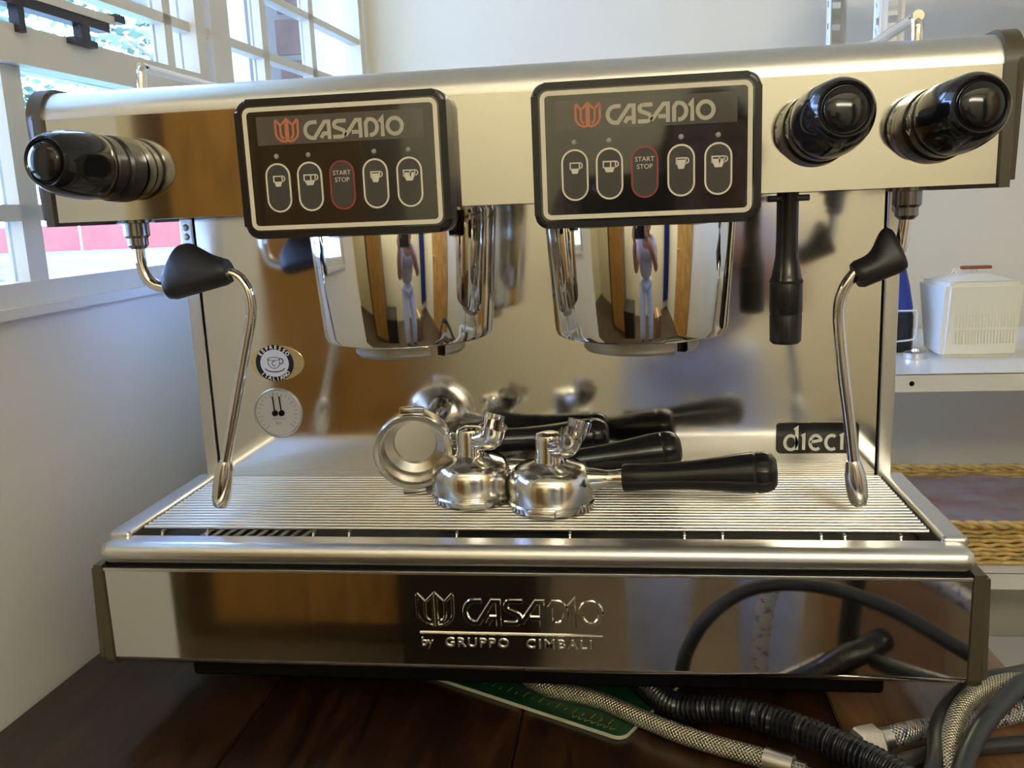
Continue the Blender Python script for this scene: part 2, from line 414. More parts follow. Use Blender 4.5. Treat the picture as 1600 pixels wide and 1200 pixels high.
def word_mark(bm, put, x0, x1, y0, y1, d, ridge=0.0, top=1.0):
    sx = (x1-x0)/5.62; sy = (y1-y0)
    for ln in word_strokes():
        stroke(bm, [(x0+x*sx, y0+y*sy) for x, y in ln], 0.2*sy, put, d, ridge=ridge, top=top)
    stroke(bm, [(x0+x*sx, y0+y*sy) for x, y in arc(5.12, 0.5, 0.40, 0.40, 0, 345, 22)], 0.2*sy, put, d, closed=True, ridge=ridge, top=top)
def emblem(bm, put, x0, x1, y0, y1, d, ridge=0.0, top=1.0):
    f = lambda pts: [(x0+x*(x1-x0), y0+y*(y1-y0)) for x, y in pts]
    for sg in (0, 1):
        mx = (lambda pts: [(1-x, y) for x, y in pts]) if sg else (lambda pts: pts)
        wd = 0.085*(x1-x0)
        stroke(bm, f(mx([(0.06, 0.93), (0.06, 0.42)] + arc(0.44, 0.42, 0.38, 0.37, 180, 268, 8))), wd, put, d, ridge=ridge, top=top)
        stroke(bm, f(mx([(0.06, 0.97), (0.25, 0.74), (0.25, 0.38)] + arc(0.40, 0.38, 0.15, 0.2, 180, 260, 5))), wd, put, d, ridge=ridge, top=top)
        stroke(bm, f(mx([(0.46, 0.03), (0.46, 0.95), (0.30, 0.76)])), wd, put, d, ridge=ridge, top=top)

# ------------------------------------------------------------------ room shell
TZ = -0.75                      # floor below the table top
def xw(y): return -0.452 + 0.045*y
def wall_prism(bm, y0, y1, z0, z1, off0, off1):
    """a slab along the slightly turned left wall: off = distance into the room (+) or outwards (-)"""
    vs = [bm.verts.new((xw(y)+o, y, z)) for y in (y0, y1) for o in (off0, off1) for z in (z0, z1)]
    for q in ((0, 1, 3, 2), (4, 6, 7, 5), (0, 4, 5, 1), (2, 3, 7, 6), (0, 2, 6, 4), (1, 5, 7, 3)): bm.faces.new([vs[i] for i in q])
    return bm
YB = 1.14                       # back wall
WY0, WY1, WZ0, WZ1 = -0.16, 1.12, 0.348, 1.30
bm = bm_()
wall_prism(bm, -0.30, YB+0.1, TZ, WZ0, 0, -0.16)
wall_prism(bm, -0.30, YB+0.1, WZ1, 1.75, 0, -0.16)
wall_prism(bm, -0.30, WY0, WZ0, WZ1, 0, -0.16)
wall_prism(bm, WY1, YB+0.1, WZ0, WZ1, 0, -0.16)
struct(link('wall_left', bm, 'wall_left', smooth=0))
struct(link('wall_back', BOX(-0.75, 1.75, YB, YB+0.12, TZ, 1.75), 'wall', smooth=0))
struct(link('wall_right', BOX(1.62, 1.75, -2.25, YB, TZ, 1.75), 'wall_cream', smooth=0))
struct(link('wall_rear', BOX(-2.7, 1.75, -2.35, -2.25, TZ, 1.75), 'wall_cream', smooth=0))
struct(link('wall_wing', BOX(-2.7, xw(-0.3), -0.30, -0.20, TZ, 1.75), 'wall_cream', smooth=0))
struct(link('wall_side', BOX(-2.8, -2.7, -2.35, -0.2, TZ, 1.75), 'wall_cream', smooth=0))
struct(link('ceiling', BOX(-2.8, 1.75, -2.35, YB+0.12, 1.75, 1.85), 'ceiling', smooth=0))
struct(link('floor', BOX(-2.8, 1.75, -2.35, YB+0.12, TZ-0.1, TZ), 'floor', smooth=0))

# window in the left wall
win = bpy.data.objects.new('window_1', None); COL.objects.link(win); struct(win); win.location = (xw(0.5), 0.5, WZ0)
def wpart(name, mat, *sl, smooth=30):
    b = bm_()
    for s_ in sl: wall_prism(b, *s_)
    return link(name, b, mat, win, smooth=smooth)
wpart('window_sill', 'sill', (WY0, WY1, WZ0+0.001, WZ0+0.010, 0.009, -0.16))
fo, fi = -0.004, -0.036
wpart('outer_frame', 'frame', (WY0, WY1, WZ0+0.010, WZ0+0.031, fo, fi), (WY0, WY1, WZ1-0.03, WZ1, fo, fi), (WY0, WY0+0.03, WZ0, WZ1, fo, fi), (WY1-0.02, WY1, WZ0, WZ1, fo, fi))
wpart('transom', 'frame', (WY0, 0.468, 0.573, 0.607, 0.004, fi))
wpart('mullion', 'frame', (0.455, 0.478, WZ0, WZ1, 0.0, fi))
wpart('mullion_edge', 'dark_metal', (0.478, 0.488, WZ0, WZ1, -0.012, fi))
wpart('casement_stile', 'frame', (0.500, 0.550, WZ0, WZ1, -0.002, -0.026))
wpart('glazing_bar', 'frame', (0.108, 0.134, WZ0+0.03, 0.573, -0.008, -0.026))
wpart('glazing_bar', 'frame', (WY0, 0.46, 0.434, 0.449, -0.008, -0.026))
wpart('glazing_bar', 'frame', (0.395, 0.412, 0.607, WZ1, -0.008, -0.026))
wpart('glazing_bar', 'frame', (WY0, 1.10, 0.658, 0.670, -0.008, -0.026))
wpart('glazing_bar', 'frame', (0.50, 1.10, 0.746, 0.757, -0.008, -0.026))
wpart('glazing_bar', 'frame', (0.50, 1.10, 0.52, 0.531, -0.008, -0.026))
for y in (0.675, 0.865): wpart('glazing_bar', 'frame', (y-0.010, y+0.010, WZ0+0.03, WZ1, -0.008, -0.026))
for y0, y1, z0, z1 in ((WY0, 0.108, 0.3785, 0.573), (0.134, 0.455, 0.3785, 0.573), (WY0, 0.395, 0.607, 1.27), (0.412, 0.455, 0.607, 1.27),
                       (0.55, 0.665, 0.3785, 1.27), (0.685, 0.855, 0.3785, 1.27), (0.875, 1.10, 0.3785, 1.27)):
    wpart('pane', 'glass', (y0, y1, z0, z1, -0.020, -0.023))
# peg stay on the transom and the raised bottom rail of the top sash
wpart('sash_rail', 'frame', (WY0, 0.262, 0.631, 0.639, 0.012, -0.002))
wpart('sash_rail_edge', 'dark_metal', (WY0, 0.255, 0.622, 0.631, 0.010, -0.004))
b = bm_()
wall_prism(b, 0.208, 0.222, 0.607, 0.623, 0.009, 0.0); wall_prism(b, 0.190, 0.226, 0.602, 0.608, 0.013, 0.0); wall_prism(b, 0.262, 0.278, 0.634, 0.642, 0.014, 0.0)
wall_prism(b, 0.118, 0.126, 0.600, 0.632, 0.010, 0.0)
link('window_stay', b, 'dark_metal', win)

# outside: lawn, fence, trees, brick pier, eave
struct(link('ground', BOX(-140, -0.62, -0.1, 160, -1.0, -0.80), 'lawn', smooth=0))
fe = thing('boundary_fence', 'long red painted boundary fence seen far off through the window', 'fence', (-24, 40, -0.80))
for k in range(24):
    x0_ = -62 + k*3.0
    inst('panel', fe_panel, fe, (x0_+24, 0.0, 0)) if k else None
    if k == 0:
        b = BOX(0, 2.86, 0, 0.08, 0.02, 1.25, 0.02)
        fe_panel = link('panel', b, 'fence', fe, local=True); fe_panel.location = (x0_+24, 0, 0)
def tree_foliage(n, rx, rz, leaf):
    b = bm_()
    for _ in range(n):
        while True:
            p = Vector((random.uniform(-1, 1), random.uniform(-1, 1), random.uniform(-1, 1)))
            if 0.25 < p.length < 1: break
        c = Vector((p.x*rx, p.y*rx, p.z*rz)); a = Vector((random.gauss(0, 1), random.gauss(0, 1), random.gauss(0, 1))).normalized(); u, v = frame_of(a)
        s = leaf*random.uniform(.6, 1.3)
        b.faces.new([b.verts.new(c + u*s), b.verts.new(c + v*s*.5), b.verts.new(c - u*s), b.verts.new(c - v*s*.5)])
    return b
def tree(loc, h, rx, rz, n, leaf, label):
    t = thing('garden_tree', label, 'tree', loc)
    tr = bm_(); tube(tr, [(0, 0, 0), (0.06*h*.2, 0, h*.35), (0, 0.04*h, h*.7), (0.05*h*.3, 0, h)], 0.1, 8, 5, rf=lambda L, f: 0.035*h*(1-.75*f))
    for a in range(5):
        an = a*1.3; tube(tr, [(0, 0, h*(.5+.08*a)), (math.cos(an)*rx*.4, math.sin(an)*rx*.4, h*(.65+.07*a)), (math.cos(an)*rx*.75, math.sin(an)*rx*.75, h*(.75+.07*a))], .1, 6, 4, rf=lambda L, f: .012*h*(1-.7*f))
    link('trunk', tr, 'bark', t, local=True)
    fo_ = tree_foliage(n, rx, rz, leaf); bmesh.ops.translate(fo_, verts=fo_.verts, vec=(0, 0, h))
    link('foliage', fo_, 'leaf', t, local=True, smooth=0)['kind'] = 'stuff'
tree((-7.6, 7.2, -0.8), 3.4, 1.9, 2.0, 1500, 0.10, 'large leafy tree nearest the window, at its left edge')
tree((-12.4, 17.0, -0.8), 5.2, 2.6, 2.4, 700, 0.16, 'tall thin-leaved tree further out on the lawn behind the window latch')
tree((-15.5, 30.0, -0.8), 8.6, 3.6, 3.2, 700, 0.22, 'distant airy tree high above the red fence')
tree((-21.0, 27.0, -0.8), 4.2, 3.0, 2.0, 1500, 0.22, 'broad low tree in front of the red fence, seen below the transom')
bu = thing('garden_bush', 'small dark green bush on the lawn before the red fence', 'bush', (-9.0, 11.0, -0.8))
bf = tree_foliage(500, 0.28, 0.32, 0.06); bmesh.ops.translate(bf, verts=bf.verts, vec=(0, 0, 0.34)); link('foliage', bf, 'leaf', bu, local=True, smooth=0)['kind'] = 'stuff'
st = bm_(); tube(st, [(0, 0, 0), (.02, 0, .3)], .02, 6, 3); link('stem', st, 'bark', bu, local=True)
# brick reveal of the window opening, seen edge-on through the last panes, and a grey fascia beyond
pier = bpy.data.objects.new('trim_1', None); COL.objects.link(pier); struct(pier); pier.location = (-0.55, 1.12, WZ0)
link('mortar_bed', BOX(-0.64, -0.512, 1.1165, 1.121, WZ0, WZ1), 'mortar', pier, smooth=0)
br0 = link('brick', BOX(-0.030, 0.030, -0.006, 0.006, 0.0, 0.066, 0.003, 2), 'brick', pier, local=True)
for k in range(12):
    o = br0 if k == 0 else inst('brick', br0, pier)
    o.location = (0.003 + 0.004*math.sin(k*2.3), -0.0035 + 0.001*math.sin(k*1.7), 0.008 + 0.0765*k)
struct(link('trim_2', BOX(-1.25, -1.15, 1.62, 4.2, 0.985, 1.75, 0.01), 'eave'))

# rear of the room (met only in the steel's reflections)
cu = thing('wooden_cupboard', 'tall orange brown wooden cupboard mirrored in the left half of the steel', 'cupboard', (-0.86, -1.62, TZ))
link('carcass', BOX(-1.17, -0.54, -1.95, -1.585, TZ, 0.78, 0.004), 'cup_dark', cu)
for x0_, x1_ in ((-1.075, -0.815), (-0.805, -0.545)):
    d = link('door', BOX(x0_, x1_, -1.585, -1.565, TZ+0.06, 0.765, 0.003), 'cupboard', cu)
    kb = bm_(); lathe(kb, [(0, 0.022), (.012, .02), (.012, .01), (.006, 0)], 12, ((x1_-.03) if x0_ < -.9 else (x0_+.03), -1.565, 0.0), (0, 1, 0)); link('knob', kb, 'chrome', d)
cb = thing('storage_crate', 'dark storage crate on the floor beside the cupboard', 'crate', (-0.32, -1.6, TZ))
b = bm_(); box(b, -0.50, -0.14, -1.78, -1.42, TZ, TZ+0.40, 0.01); link('body', b, 'crate', cb)
link('lid', BOX(-0.51, -0.13, -1.79, -1.41, TZ+0.40, TZ+0.43, 0.008), 'crate', cb)
ct = thing('carton', 'brown carton on the floor, mirrored in the front panel', 'box', (0.72, -1.55, TZ))
link('body', BOX(0.60, 0.84, -1.68, -1.42, TZ, TZ+0.34, 0.004), 'carton', ct); link('tape', BOX(0.70, 0.74, -1.681, -1.4195, TZ+0.30, TZ+0.341), 'case', ct)
dr = struct(link('door_1', BOX(1.585, 1.622, -1.5, -0.70, TZ, 1.28, 0.004), 'cupboard'))
kb = bm_(); tube(kb, [(1.585, -1.42, 0.25), (1.54, -1.42, 0.25), (1.53, -1.38, 0.25), (1.53, -1.30, 0.25)], 0.009, 10, 5); link('door_handle', kb, 'chrome', dr)
cur = bm_()
P = [(1.30 + 0.006*k, -2.2 + 0.03*math.sin(k*1.9)) for k in range(50)]
for (xa, ya), (xb, yb_) in zip(P, P[1:]):
    cur.faces.new([cur.verts.new(q) for q in ((xa, ya, -0.6), (xb, yb_, -0.6), (xb, yb_, 1.4), (xa, ya, 1.4))])
bmesh.ops.remove_doubles(cur, verts=cur.verts, dist=1e-5); bmesh.ops.solidify(cur, geom=list(cur.faces), thickness=0.004)
tag(link('curtain', cur, 'curtain', smooth=80), 'dark blue curtain hanging at the rear wall', 'curtain')
lp = thing('added_wash_lamp', 'long ceiling tube lamp, added unseen to wash the rear wall', 'lamp', (0.10, -1.32, 1.75))  # fixture for the added rear wall wash
link('base', BOX(-1.22, 1.42, -1.32, -1.22, 1.69, 1.75, 0.006), 'shelf', lp)
b = bm_(); tube(b, [(-1.20, -1.325, 1.68), (1.40, -1.325, 1.68)], 0.014, 12, 0); link('tube', b, 'tube_glow', lp)
wl = thing('added_key_lamp', 'tube lamp added unseen on the rear wall as key light', 'lamp', (0.75, -2.25, 1.32))  # fixture for the added key light
link('base', BOX(0.16, 1.34, -2.25, -2.20, 1.27, 1.37, 0.006), 'shelf', wl)
b = bm_(); tube(b, [(0.19, -2.18, 1.32), (1.31, -2.18, 1.32)], 0.014, 12, 0); link('tube', b, 'tube_glow', wl)

# ------------------------------------------------------------------ table
tb = thing('work_table', 'dark varnished wooden table carrying the coffee machine', 'table', (0.0, 0.25, TZ))
for k, (a0, a1, mt) in enumerate(((-0.4535, -0.235, 'wood'), (-0.2335, 0.0, 'wood'), (0.0015, 0.262, 'wood'), (0.2635, 0.440, 'wood_lit'))):  # right plank coloured as lit, the others as shaded by the machine
    b = bm_(); sh = 0.0265 if k == 0 else 0.0
    vs = [b.verts.new((x, y, z)) for z in (-0.035, 0) for x, y in ((a0, -0.10), (a1, -0.10), (a1 - (.02 if k == 3 else 0), 0.50), (a0 + sh, 0.50))]
    for q in ((0, 1, 2, 3), (4, 7, 6, 5), (0, 4, 5, 1), (1, 5, 6, 2), (2, 6, 7, 3), (3, 7, 4, 0)): b.faces.new([vs[i] for i in q])
    bmesh.ops.bevel(b, geom=list(b.edges), offset=0.0012, segments=2, affect='EDGES')
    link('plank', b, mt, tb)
for x, y in ((-0.40, -0.06), (0.38, -0.06), (0.35, 0.45), (-0.40, 0.45)): link('leg', BOX(x-.025, x+.025, y-.025, y+.025, TZ, -0.035, 0.003), 'wood', tb)
link('apron', BOX(-0.38, 0.36, -0.075, -0.055, -0.12, -0.035, 0.002), 'wood', tb)

# ------------------------------------------------------------------ espresso machine
YU, ZB, ZT = 0.0024, 0.4305, 0.5310
em = thing('espresso_machine', 'two-group polished steel espresso machine on the wooden table', 'coffee machine', (0, 0.25, 0))
def yz_profile(bm, prof, x0, x1, caps=True):
    return prism(bm, prof, lambda u, v, w: (x0 + w, u, v), x1-x0)
def arcyz(cy, cz, r, a0, a1, n=6): return arc(cy, cz, r, r, a0, a1, n)
# upper housing
def head_prof(g=0.0):
    r = 0.022
    return ([(YU-g, ZB-g), (YU-g, ZT-r)] + arcyz(YU+r, ZT-r, r+g, 180, 90, 10)[1:] + [(0.25, ZT+g), (0.46, ZT+g), (0.475+g, ZT-0.02), (0.475+g, ZB-g), (0.30, ZB-g)])
b = bm_(); yz_profile(b, head_prof(), -0.350, 0.350)
b.normal_update()
for f in b.faces:
    if f.calc_center_median().z > ZT-.021 and len(f.verts) == 4: f.material_index = 1
link('upper_housing', b, 'steel', em, smooth=25, mats=['steel', 'satin'])
for x0_, x1_ in ((-0.362, -0.350), (0.350, 0.362)):
    b = bm_(); yz_profile(b, head_prof(0.003), x0_, x1_)
    bmesh.ops.bevel(b, geom=[ed for ed in b.edges if abs(sum(v.co.x for v in ed.verts)/2 - (x0_ if x0_ < 0 else x1_)) < 1e-5 and abs(ed.verts[0].co.x-ed.verts[1].co.x) < 1e-6], offset=0.005, segments=3, affect='EDGES')
    o = link('end_cap', b, 'cap', em, smooth=45)
# seam under the housing, chassis behind the splash panel
link('rear_body', BOX(-0.338, 0.338, 0.186, 0.47, 0.05, 0.4300, 0.004), 'steel_back', em)
link('splash_panel', BOX(-0.3245, 0.3245, 0.1814, 0.186, 0.1660, 0.4300), 'steel_back', em, smooth=0)
b = bm_(); box(b, -0.3265, 0.3265, 0.1835, 0.187, 0.160, 0.4303)
link('splash_seam', b, 'gap', em, smooth=0)
for s in (-1, 1):
    xs = sorted((s*0.3265, s*0.3395))
    p = link('side_post', BOX(xs[0], xs[1], 0.1790, 0.20, 0.150, 0.4303, 0.0015), 'satin', em)
    for z in (0.4215, 0.4125):
        b = bm_(); lathe(b, [(0, .0022), (.0022, .0018), (.0034, 0), (.0034, -.001)], 12, (s*0.333, 0.1790, z), (0, -1, 0)); link('screw', b, 'screw', p)
b = bm_(); box(b, -0.322, 0.322, 0.1800, 0.1815, 0.4150, 0.4165); link('panel_lip', b, 'steel_back', em)
# lower body
def low_prof():
    return [(0.0, 0.1405), (0.0, 0.060)] + arcyz(0.007, 0.060, 0.007, 180, 270, 5)[1:] + [(0.47, 0.053), (0.47, 0.1405), (0.02, 0.1405)]
b = bm_(); yz_profile(b, [(0.0, 0.1405), (0.0, 0.060)] + arcyz(0.007, 0.060, 0.007, 180, 270, 5)[1:] + [(0.03, 0.053), (0.03, 0.055), (0.008, 0.055), (0.006, 0.058), (0.003, 0.062), (0.003, 0.1405)], -0.350, 0.350)
fp = link('front_panel', b, 'steel', em, smooth=30)
link('lower_body', BOX(-0.348, 0.348, 0.004, 0.47, 0.0555, 0.1400), 'satin', em)
for x0_, x1_ in ((-0.3625, -0.350), (0.350, 0.3635)):
    b = bm_(); prof = [(-0.002, 0.1445), (-0.002, 0.060)] + arcyz(0.008, 0.060, 0.010, 180, 270, 5)[1:] + [(0.47, 0.050), (0.47, 0.1445)]
    yz_profile(b, prof, x0_, x1_)
    bmesh.ops.bevel(b, geom=[ed for ed in b.edges if abs(sum(v.co.x for v in ed.verts)/2 - (x0_ if x0_ < 0 else x1_)) < 1e-5 and abs(ed.verts[0].co.x-ed.verts[1].co.x) < 1e-6], offset=0.005, segments=3, affect='EDGES')
    link('side_panel', b, 'cap', em, smooth=45)
link('seam', BOX(-0.349, 0.349, 0.003, 0.20, 0.1395, 0.1460), 'gap', em, smooth=0)
link('front_panel_edge', BOX(-0.350, 0.350, -0.0012, 0.003, 0.1390, 0.1420, 0.0006, 2), 'satin', em)
for s in (-1, 1):
    for y in (0.17, 0.42):
        b = bm_(); lathe(b, [(0, 0), (.020, 0), (.022, .004), (.018, .045), (.016, .052), (0, .052)], 20, (s*0.27, y, 0.0)); link('foot', b, 'rubber', em)
link('underbody', BOX(-0.30, 0.30, 0.035, 0.45, 0.0235, 0.0555, 0.004), 'gap', em)
# drip tray frame: rounded front bar and two rails
tray = link('tray_frame', BOX(-0.352, 0.352, -0.0035, 0.0270, 0.1452, 0.1635, 0.0088, 6), 'steel_brushed', em, smooth=60, wn=True)
for s in (-1, 1):
    xs = sorted((s*0.3305, s*0.351)); b = BOX(xs[0], xs[1], 0.014, 0.186, 0.1452, 0.1685, 0.004, 3); link('side_rail', b, 'satin', tray)
link('tray_floor', BOX(-0.331, 0.331, 0.020, 0.186, 0.1445, 0.1475), 'tray_floor', tray, smooth=0)
b = bm_()
for x in [-0.29+0.0105*k for k in range(10)]: tube(b, [(x, 0.03, 0.1495), (x+0.02, 0.17, 0.1495)], 0.0016, 6, 0)
link('tray_rib', b, 'grate', tray)['kind'] = 'stuff'
# drip grate: wires across, feet wires bent down at the front
gr = bpy.data.objects.new('drip_grate', None); COL.objects.link(gr); gr.parent = em; gr.location = (0, -0.15, 0.165)
NB = 21; y0g, y1g = 0.0345, 0.1780
b = bm_(); tube(b, [(-0.3275, 0, 0), (0.3275, 0, 0)], 0.0018, 10, 0)
bar0 = link('grate_bar', b, 'grate', gr, local=True)
for k in range(NB):
    o = bar0 if k == 0 else inst('grate_bar', bar0, gr)
    o.location = (0, y0g + (y1g-y0g)*k/(NB-1) - 0.10, 0.0006)
b = bm_(); tube(b, [(0, 0.17, 0), (0, 0.045, 0), (0, 0.036, -0.0008), (0, 0.0325, -0.005), (0, 0.0330, -0.0125)], 0.0012, 6, 5)
wr0 = link('support_wire', b, 'grate', gr, local=True)
for i, x in enumerate((-0.3118, -0.2704, -0.1739, -0.1423, -0.0489, 0.0462, 0.1392, 0.1695, 0.2463, 0.2643, 0.3067)):
    o = wr0 if i == 0 else inst('support_wire', wr0, gr)
    o.location = (x, -0.10, -0.0030)

# control panels
def control_panel(cx, cz):
    y1, y0 = YU, YU-0.022            # front face at y0
    put = lambda u, v, w: (cx+u, y0-w, cz+v)
    b = bm_(); prism(b, rrect(-0.0785, 0.0785, -0.0500, 0.0500, 0.0095, 7), lambda u, v, w: (cx+u, y1-w, cz+v), 0.022, bev=0.004)
    cp = link('control_panel', b, 'black', em, smooth=40)
    b = bm_(); prism(b, rrect(-0.0735, 0.0735, -0.0450, 0.0450, 0.006), put, 0.0004); link('panel_face', b, 'face', cp)
    b = bm_(); ringpoly(b, rrect(-0.0722, 0.0722, -0.0437, 0.0440, 0.0058), rrect(-0.0690, 0.0690, -0.0405, 0.0408, 0.0028), put, 0.0007); link('border_stripe', b, 'stripe', cp)
    b = bm_(); prism(b, [(-0.062, 0.0170), (0.062, 0.0170), (0.062, 0.0370), (-0.062, 0.0370)], put, 0.0006); link('logo_window', b, 'logo_window', cp)
    b = bm_(); emblem(b, put, -0.0487, -0.0297, 0.0182, 0.0350, 0.0009); link('emblem', b, 'orange', cp)
    b = bm_(); word_mark(b, put, -0.0268, 0.0475, 0.0192, 0.0328, 0.0009); link('word_mark', b, 'letters', cp)
    for i, bx in enumerate((-0.0490, -0.0249, -0.0006, 0.0243, 0.0494)):
        st_ = rrect(bx-0.0088, bx+0.0088, -0.0305, 0.0036, 0.0087, 8)
        b = bm_(); prism(b, st_, put, 0.0009, bev=0.0003); bt = link('button', b, 'button', cp)
        b = bm_(); stroke(b, st_, 0.0012, put, 0.0011, closed=True); o = link('button_ring', b, 'red_print' if i == 2 else 'stripe', cp)
        b = bm_(); v0 = -0.0075
        if i == 2:
            add_text(b, 'START', lambda u, v, w: put(bx+u, -0.0048+v, 0.0009+w*.0002), 0.0046, 1.0)
            add_text(b, 'STOP', lambda u, v, w: put(bx+u, -0.0098+v, 0.0009+w*.0002), 0.0046, 1.0)
            link('start_stop_print', b, 'icon', cp, smooth=0)
        else:
            big = i in (1, 4); pt = lambda u, v, w: put(bx+u, v, 0.0009+w)
            hw = 0.0042 if big else 0.0032
            lo = -0.0125; hi = -0.0052
            prism(b, [(-hw*.55, lo), (hw*.55, lo), (hw*.95, lo+.0035), (-hw*.95, lo+.0035)], pt, 0.0003)
            stroke(b, [(-hw, lo+.003), (-hw, hi), (hw, hi), (hw, lo+.003)], 0.0009, pt, 0.0003)
            if i == 3: prism(b, [(-hw, lo+.0035), (hw, lo+.0035), (hw, hi-.0012), (-hw, hi-.0012)], pt, 0.0003)
            if i == 4: prism(b, [(-hw, lo+.0035), (hw, lo+.0035), (hw, hi-.0016), (-hw, hi-.0016)], pt, 0.0003)
            stroke(b, [(hw, hi)] + arc(hw+.0004, hi-.0018, 0.0016, 0.0018, 80, -80, 6) + [(hw-.0003, hi-.0038)], 0.0008, pt, 0.0003)
            if big: stroke(b, [(hw*.2, hi-.0002), (hw*.2, lo+.003)], 0.0010, pt, 0.0003)
            link('cup_print', b, 'icon', cp, smooth=0)
            b = bm_(); lathe(b, [(0, .0012), (.0012, .0010), (.0019, 0)], 12, put(bx, 0.0090, 0.0004), (0, -1, 0)); link('status_led', b, 'led', cp)
    return cp
control_panel(-0.1068, 0.4624)
control_panel(0.1103, 0.4617)

# group heads
def group_head(cx, cy, k_):
    zt, zb = 0.4303, 0.3245
    b = bm_(); lathe(b, [(0, zt), (.0725*k_, zt), (.0735*k_, zt-.004), (.0672*k_, zb+.006), (.0655*k_, zb+.0015), (.0630*k_, zb), (0, zb)], 64, (cx, cy, 0))
    g = link('group_head', b, 'chrome', em, smooth=35)
    def notch(t, z): return 1.0
    b = bm_(); lathe(b, [(.0455, zb+.002), (.0460, zb-.010), (.0440, zb-.0125), (.036, zb-.0125), (.036, zb+.002)], 64, (cx, cy, 0))
    # two bayonet slots cut into the lower edge of the locking ring
    kill = []
    for f in b.faces:
        c = f.calc_center_median(); a = math.degrees(math.atan2(c.y-cy, c.x-cx)) % 360
        if c.z < zb+.001 and (303 < a < 322 or 123 < a < 142): kill.append(f)
    bmesh.ops.delete(b, geom=kill, context='FACES')
    for a0 in (303, 123):
        pass
    link('locking_ring', b, 'ring', g, smooth=35)
    b = bm_(); lathe(b, [(0, zb-.004), (.0352, zb-.004), (.0352, zb+.001)], 40, (cx, cy, 0)); link('shower_screen', b, 'ring', g)
    return g
group_head(-0.0860, 0.0660, 1.05)
group_head(0.1065, 0.0600, 1.025)

# steam and water taps
def tap_knob(base, axis, name='steam_knob'):
    b = bm_(); lathe(b, [(0, -.002), (.0245, -.002), (.0249, .002), (.0245, .012), (.0222, .0135), (.0222, .0165), (.0236, .018), (.0238, .027), (.0215, .0285)], 48, base, axis)
    k = link(name, b, 'black', em, smooth=35)
    def mod(t, z): return 1 - 0.085*max(0.0, math.cos(3*t+.5))**3*math.exp(-((z-.050)/.013)**2)
    b = bm_(); lathe(b, [(.0210, .0275), (.0240, .0300), (.0246, .036), (.0245, .044), (.0239, .052), (.0228, .060), (.0212, .067), (.0191, .073), (.0171, .0755), (.0155, .0750), (.0145, .0735), (.0140, .0735)], 60, base, axis, mod=mod)
    link('grip', b, 'black_gloss', k, smooth=50)
    b = bm_(); lathe(b, [(.0141, .0725), (.0138, .0755), (.0122, .0772), (.008, .0785), (0, .0790)], 40, base, axis); link('cap', b, 'black_gloss', k, smooth=50)
    ax = Vector(axis).normalized(); u, v = Vector((1, 0, 0)), Vector((0, 0, 1)); o = Vector(base)
    b = bm_()
    for a in (150, 172, 195):
        t = math.radians(a); c = o + ax*.0225 + (u*math.cos(t)+v*math.sin(t))*.0238
        tt = -u*math.sin(t)+v*math.cos(t); nn = u*math.cos(t)+v*math.sin(t)
        pt = lambda p, q, w_: c + tt*p + ax*q + nn*w_
        if a == 172: stroke(b, arc(0, 0, .0016, .0026, 40, 320, 8), .0007, pt, .0003)
        else: stroke(b, [(-.0016, -.003), (.0016, 0), (-.0016, .003)], .0007, pt, .0003)
    link('dial_mark', b, 'white_print', k, smooth=0)
tap_knob((-0.2920, YU, 0.4690), (-0.15, -1, 0.05))
tap_knob((0.2275, YU, 0.4715), (0.05, -1, 0.10))
tap_knob((0.3055, YU, 0.4700), (0.06, -1, 0.10))
def steam_wand(pts, grip_a, grip_b, hump, hpos, tip0, tip1, fit):
    b = bm_(); lathe(b, [(0, .0), (.0155, .0), (.0155, -.0025), (.0105, -.003), (.0105, -.013), (.0085, -.015), (.0085, -.021), (.0055, -.024), (0, -.024)], 28, (fit[0], fit[1], 0.4305))
    wd = link('steam_wand', b, 'tray_dark', em, smooth=35)
    b = bm_(); tube(b, pts, .0047, 16, 10); link('wand_tube', b, 'chrome', wd, smooth=60)
    A, B = Vector(grip_a), Vector(grip_b); ax = (B-A).normalized(); up = Vector((0, 0, 1)); up = (up-ax*up.dot(ax)).normalized(); sd = ax.cross(up)
    b = bm_(); rings = []; N = 22
    for i in range(N+1):
        s = i/N; c = A.lerp(B, s); hh = .0105 + hump*math.exp(-abs((s-hpos)/.36)**2.6); edge = min(1, .86+1.5*min(s, 1-s)*1.0)
        ring = []
        for k in range(24):
            t = 2*PI*k/24; q = math.sin(t)
            ring.append(b.verts.new(c + sd*math.cos(t)*.0120*edge*(1-.35*max(0, q)*min(1, (hh-.01)/.015)) + up*(q*hh if q > 0 else q*.0118)*edge))
        rings.append(ring)
    for i in range(N):
        for k in range(24): b.faces.new((rings[i][k], rings[i][(k+1) % 24], rings[i+1][(k+1) % 24], rings[i+1][k]))
    b.faces.new(rings[0]); b.faces.new(rings[-1])
    link('wand_grip', b, 'rubber', wd, smooth=50)
    T0, T1 = Vector(tip0), Vector(tip1); L = (T1-T0).length
    b = bm_(); lathe(b, [(0, 0), (.0050, .0), (.0062, .003), (.0082, .012), (.0086, L*.55), (.0080, L*.8), (.0062, L*.97), (.0045, L), (0, L)], 24, T0, T1-T0)
    link('wand_nozzle', b, 'worn_chrome', wd, smooth=50)
steam_wand([(-0.311, .05, .412), (-0.3105, .05, .395), (-0.306, .05, .381), (-0.295, .05, .374), (-0.28, .05, .3735), (-0.245, .05, .382), (-0.229, .05, .3825), (-0.219, .05, .370), (-0.2175, .05, .350), (-0.225, .05, .322), (-0.2435, .05, .258), (-0.2550, .05, .218)],
           (-0.2885, .05, .3735), (-0.2330, .05, .3865), .0205, .42, (-0.2540, .05, .2210), (-0.2640, .05, .1790), (-0.311, .05))
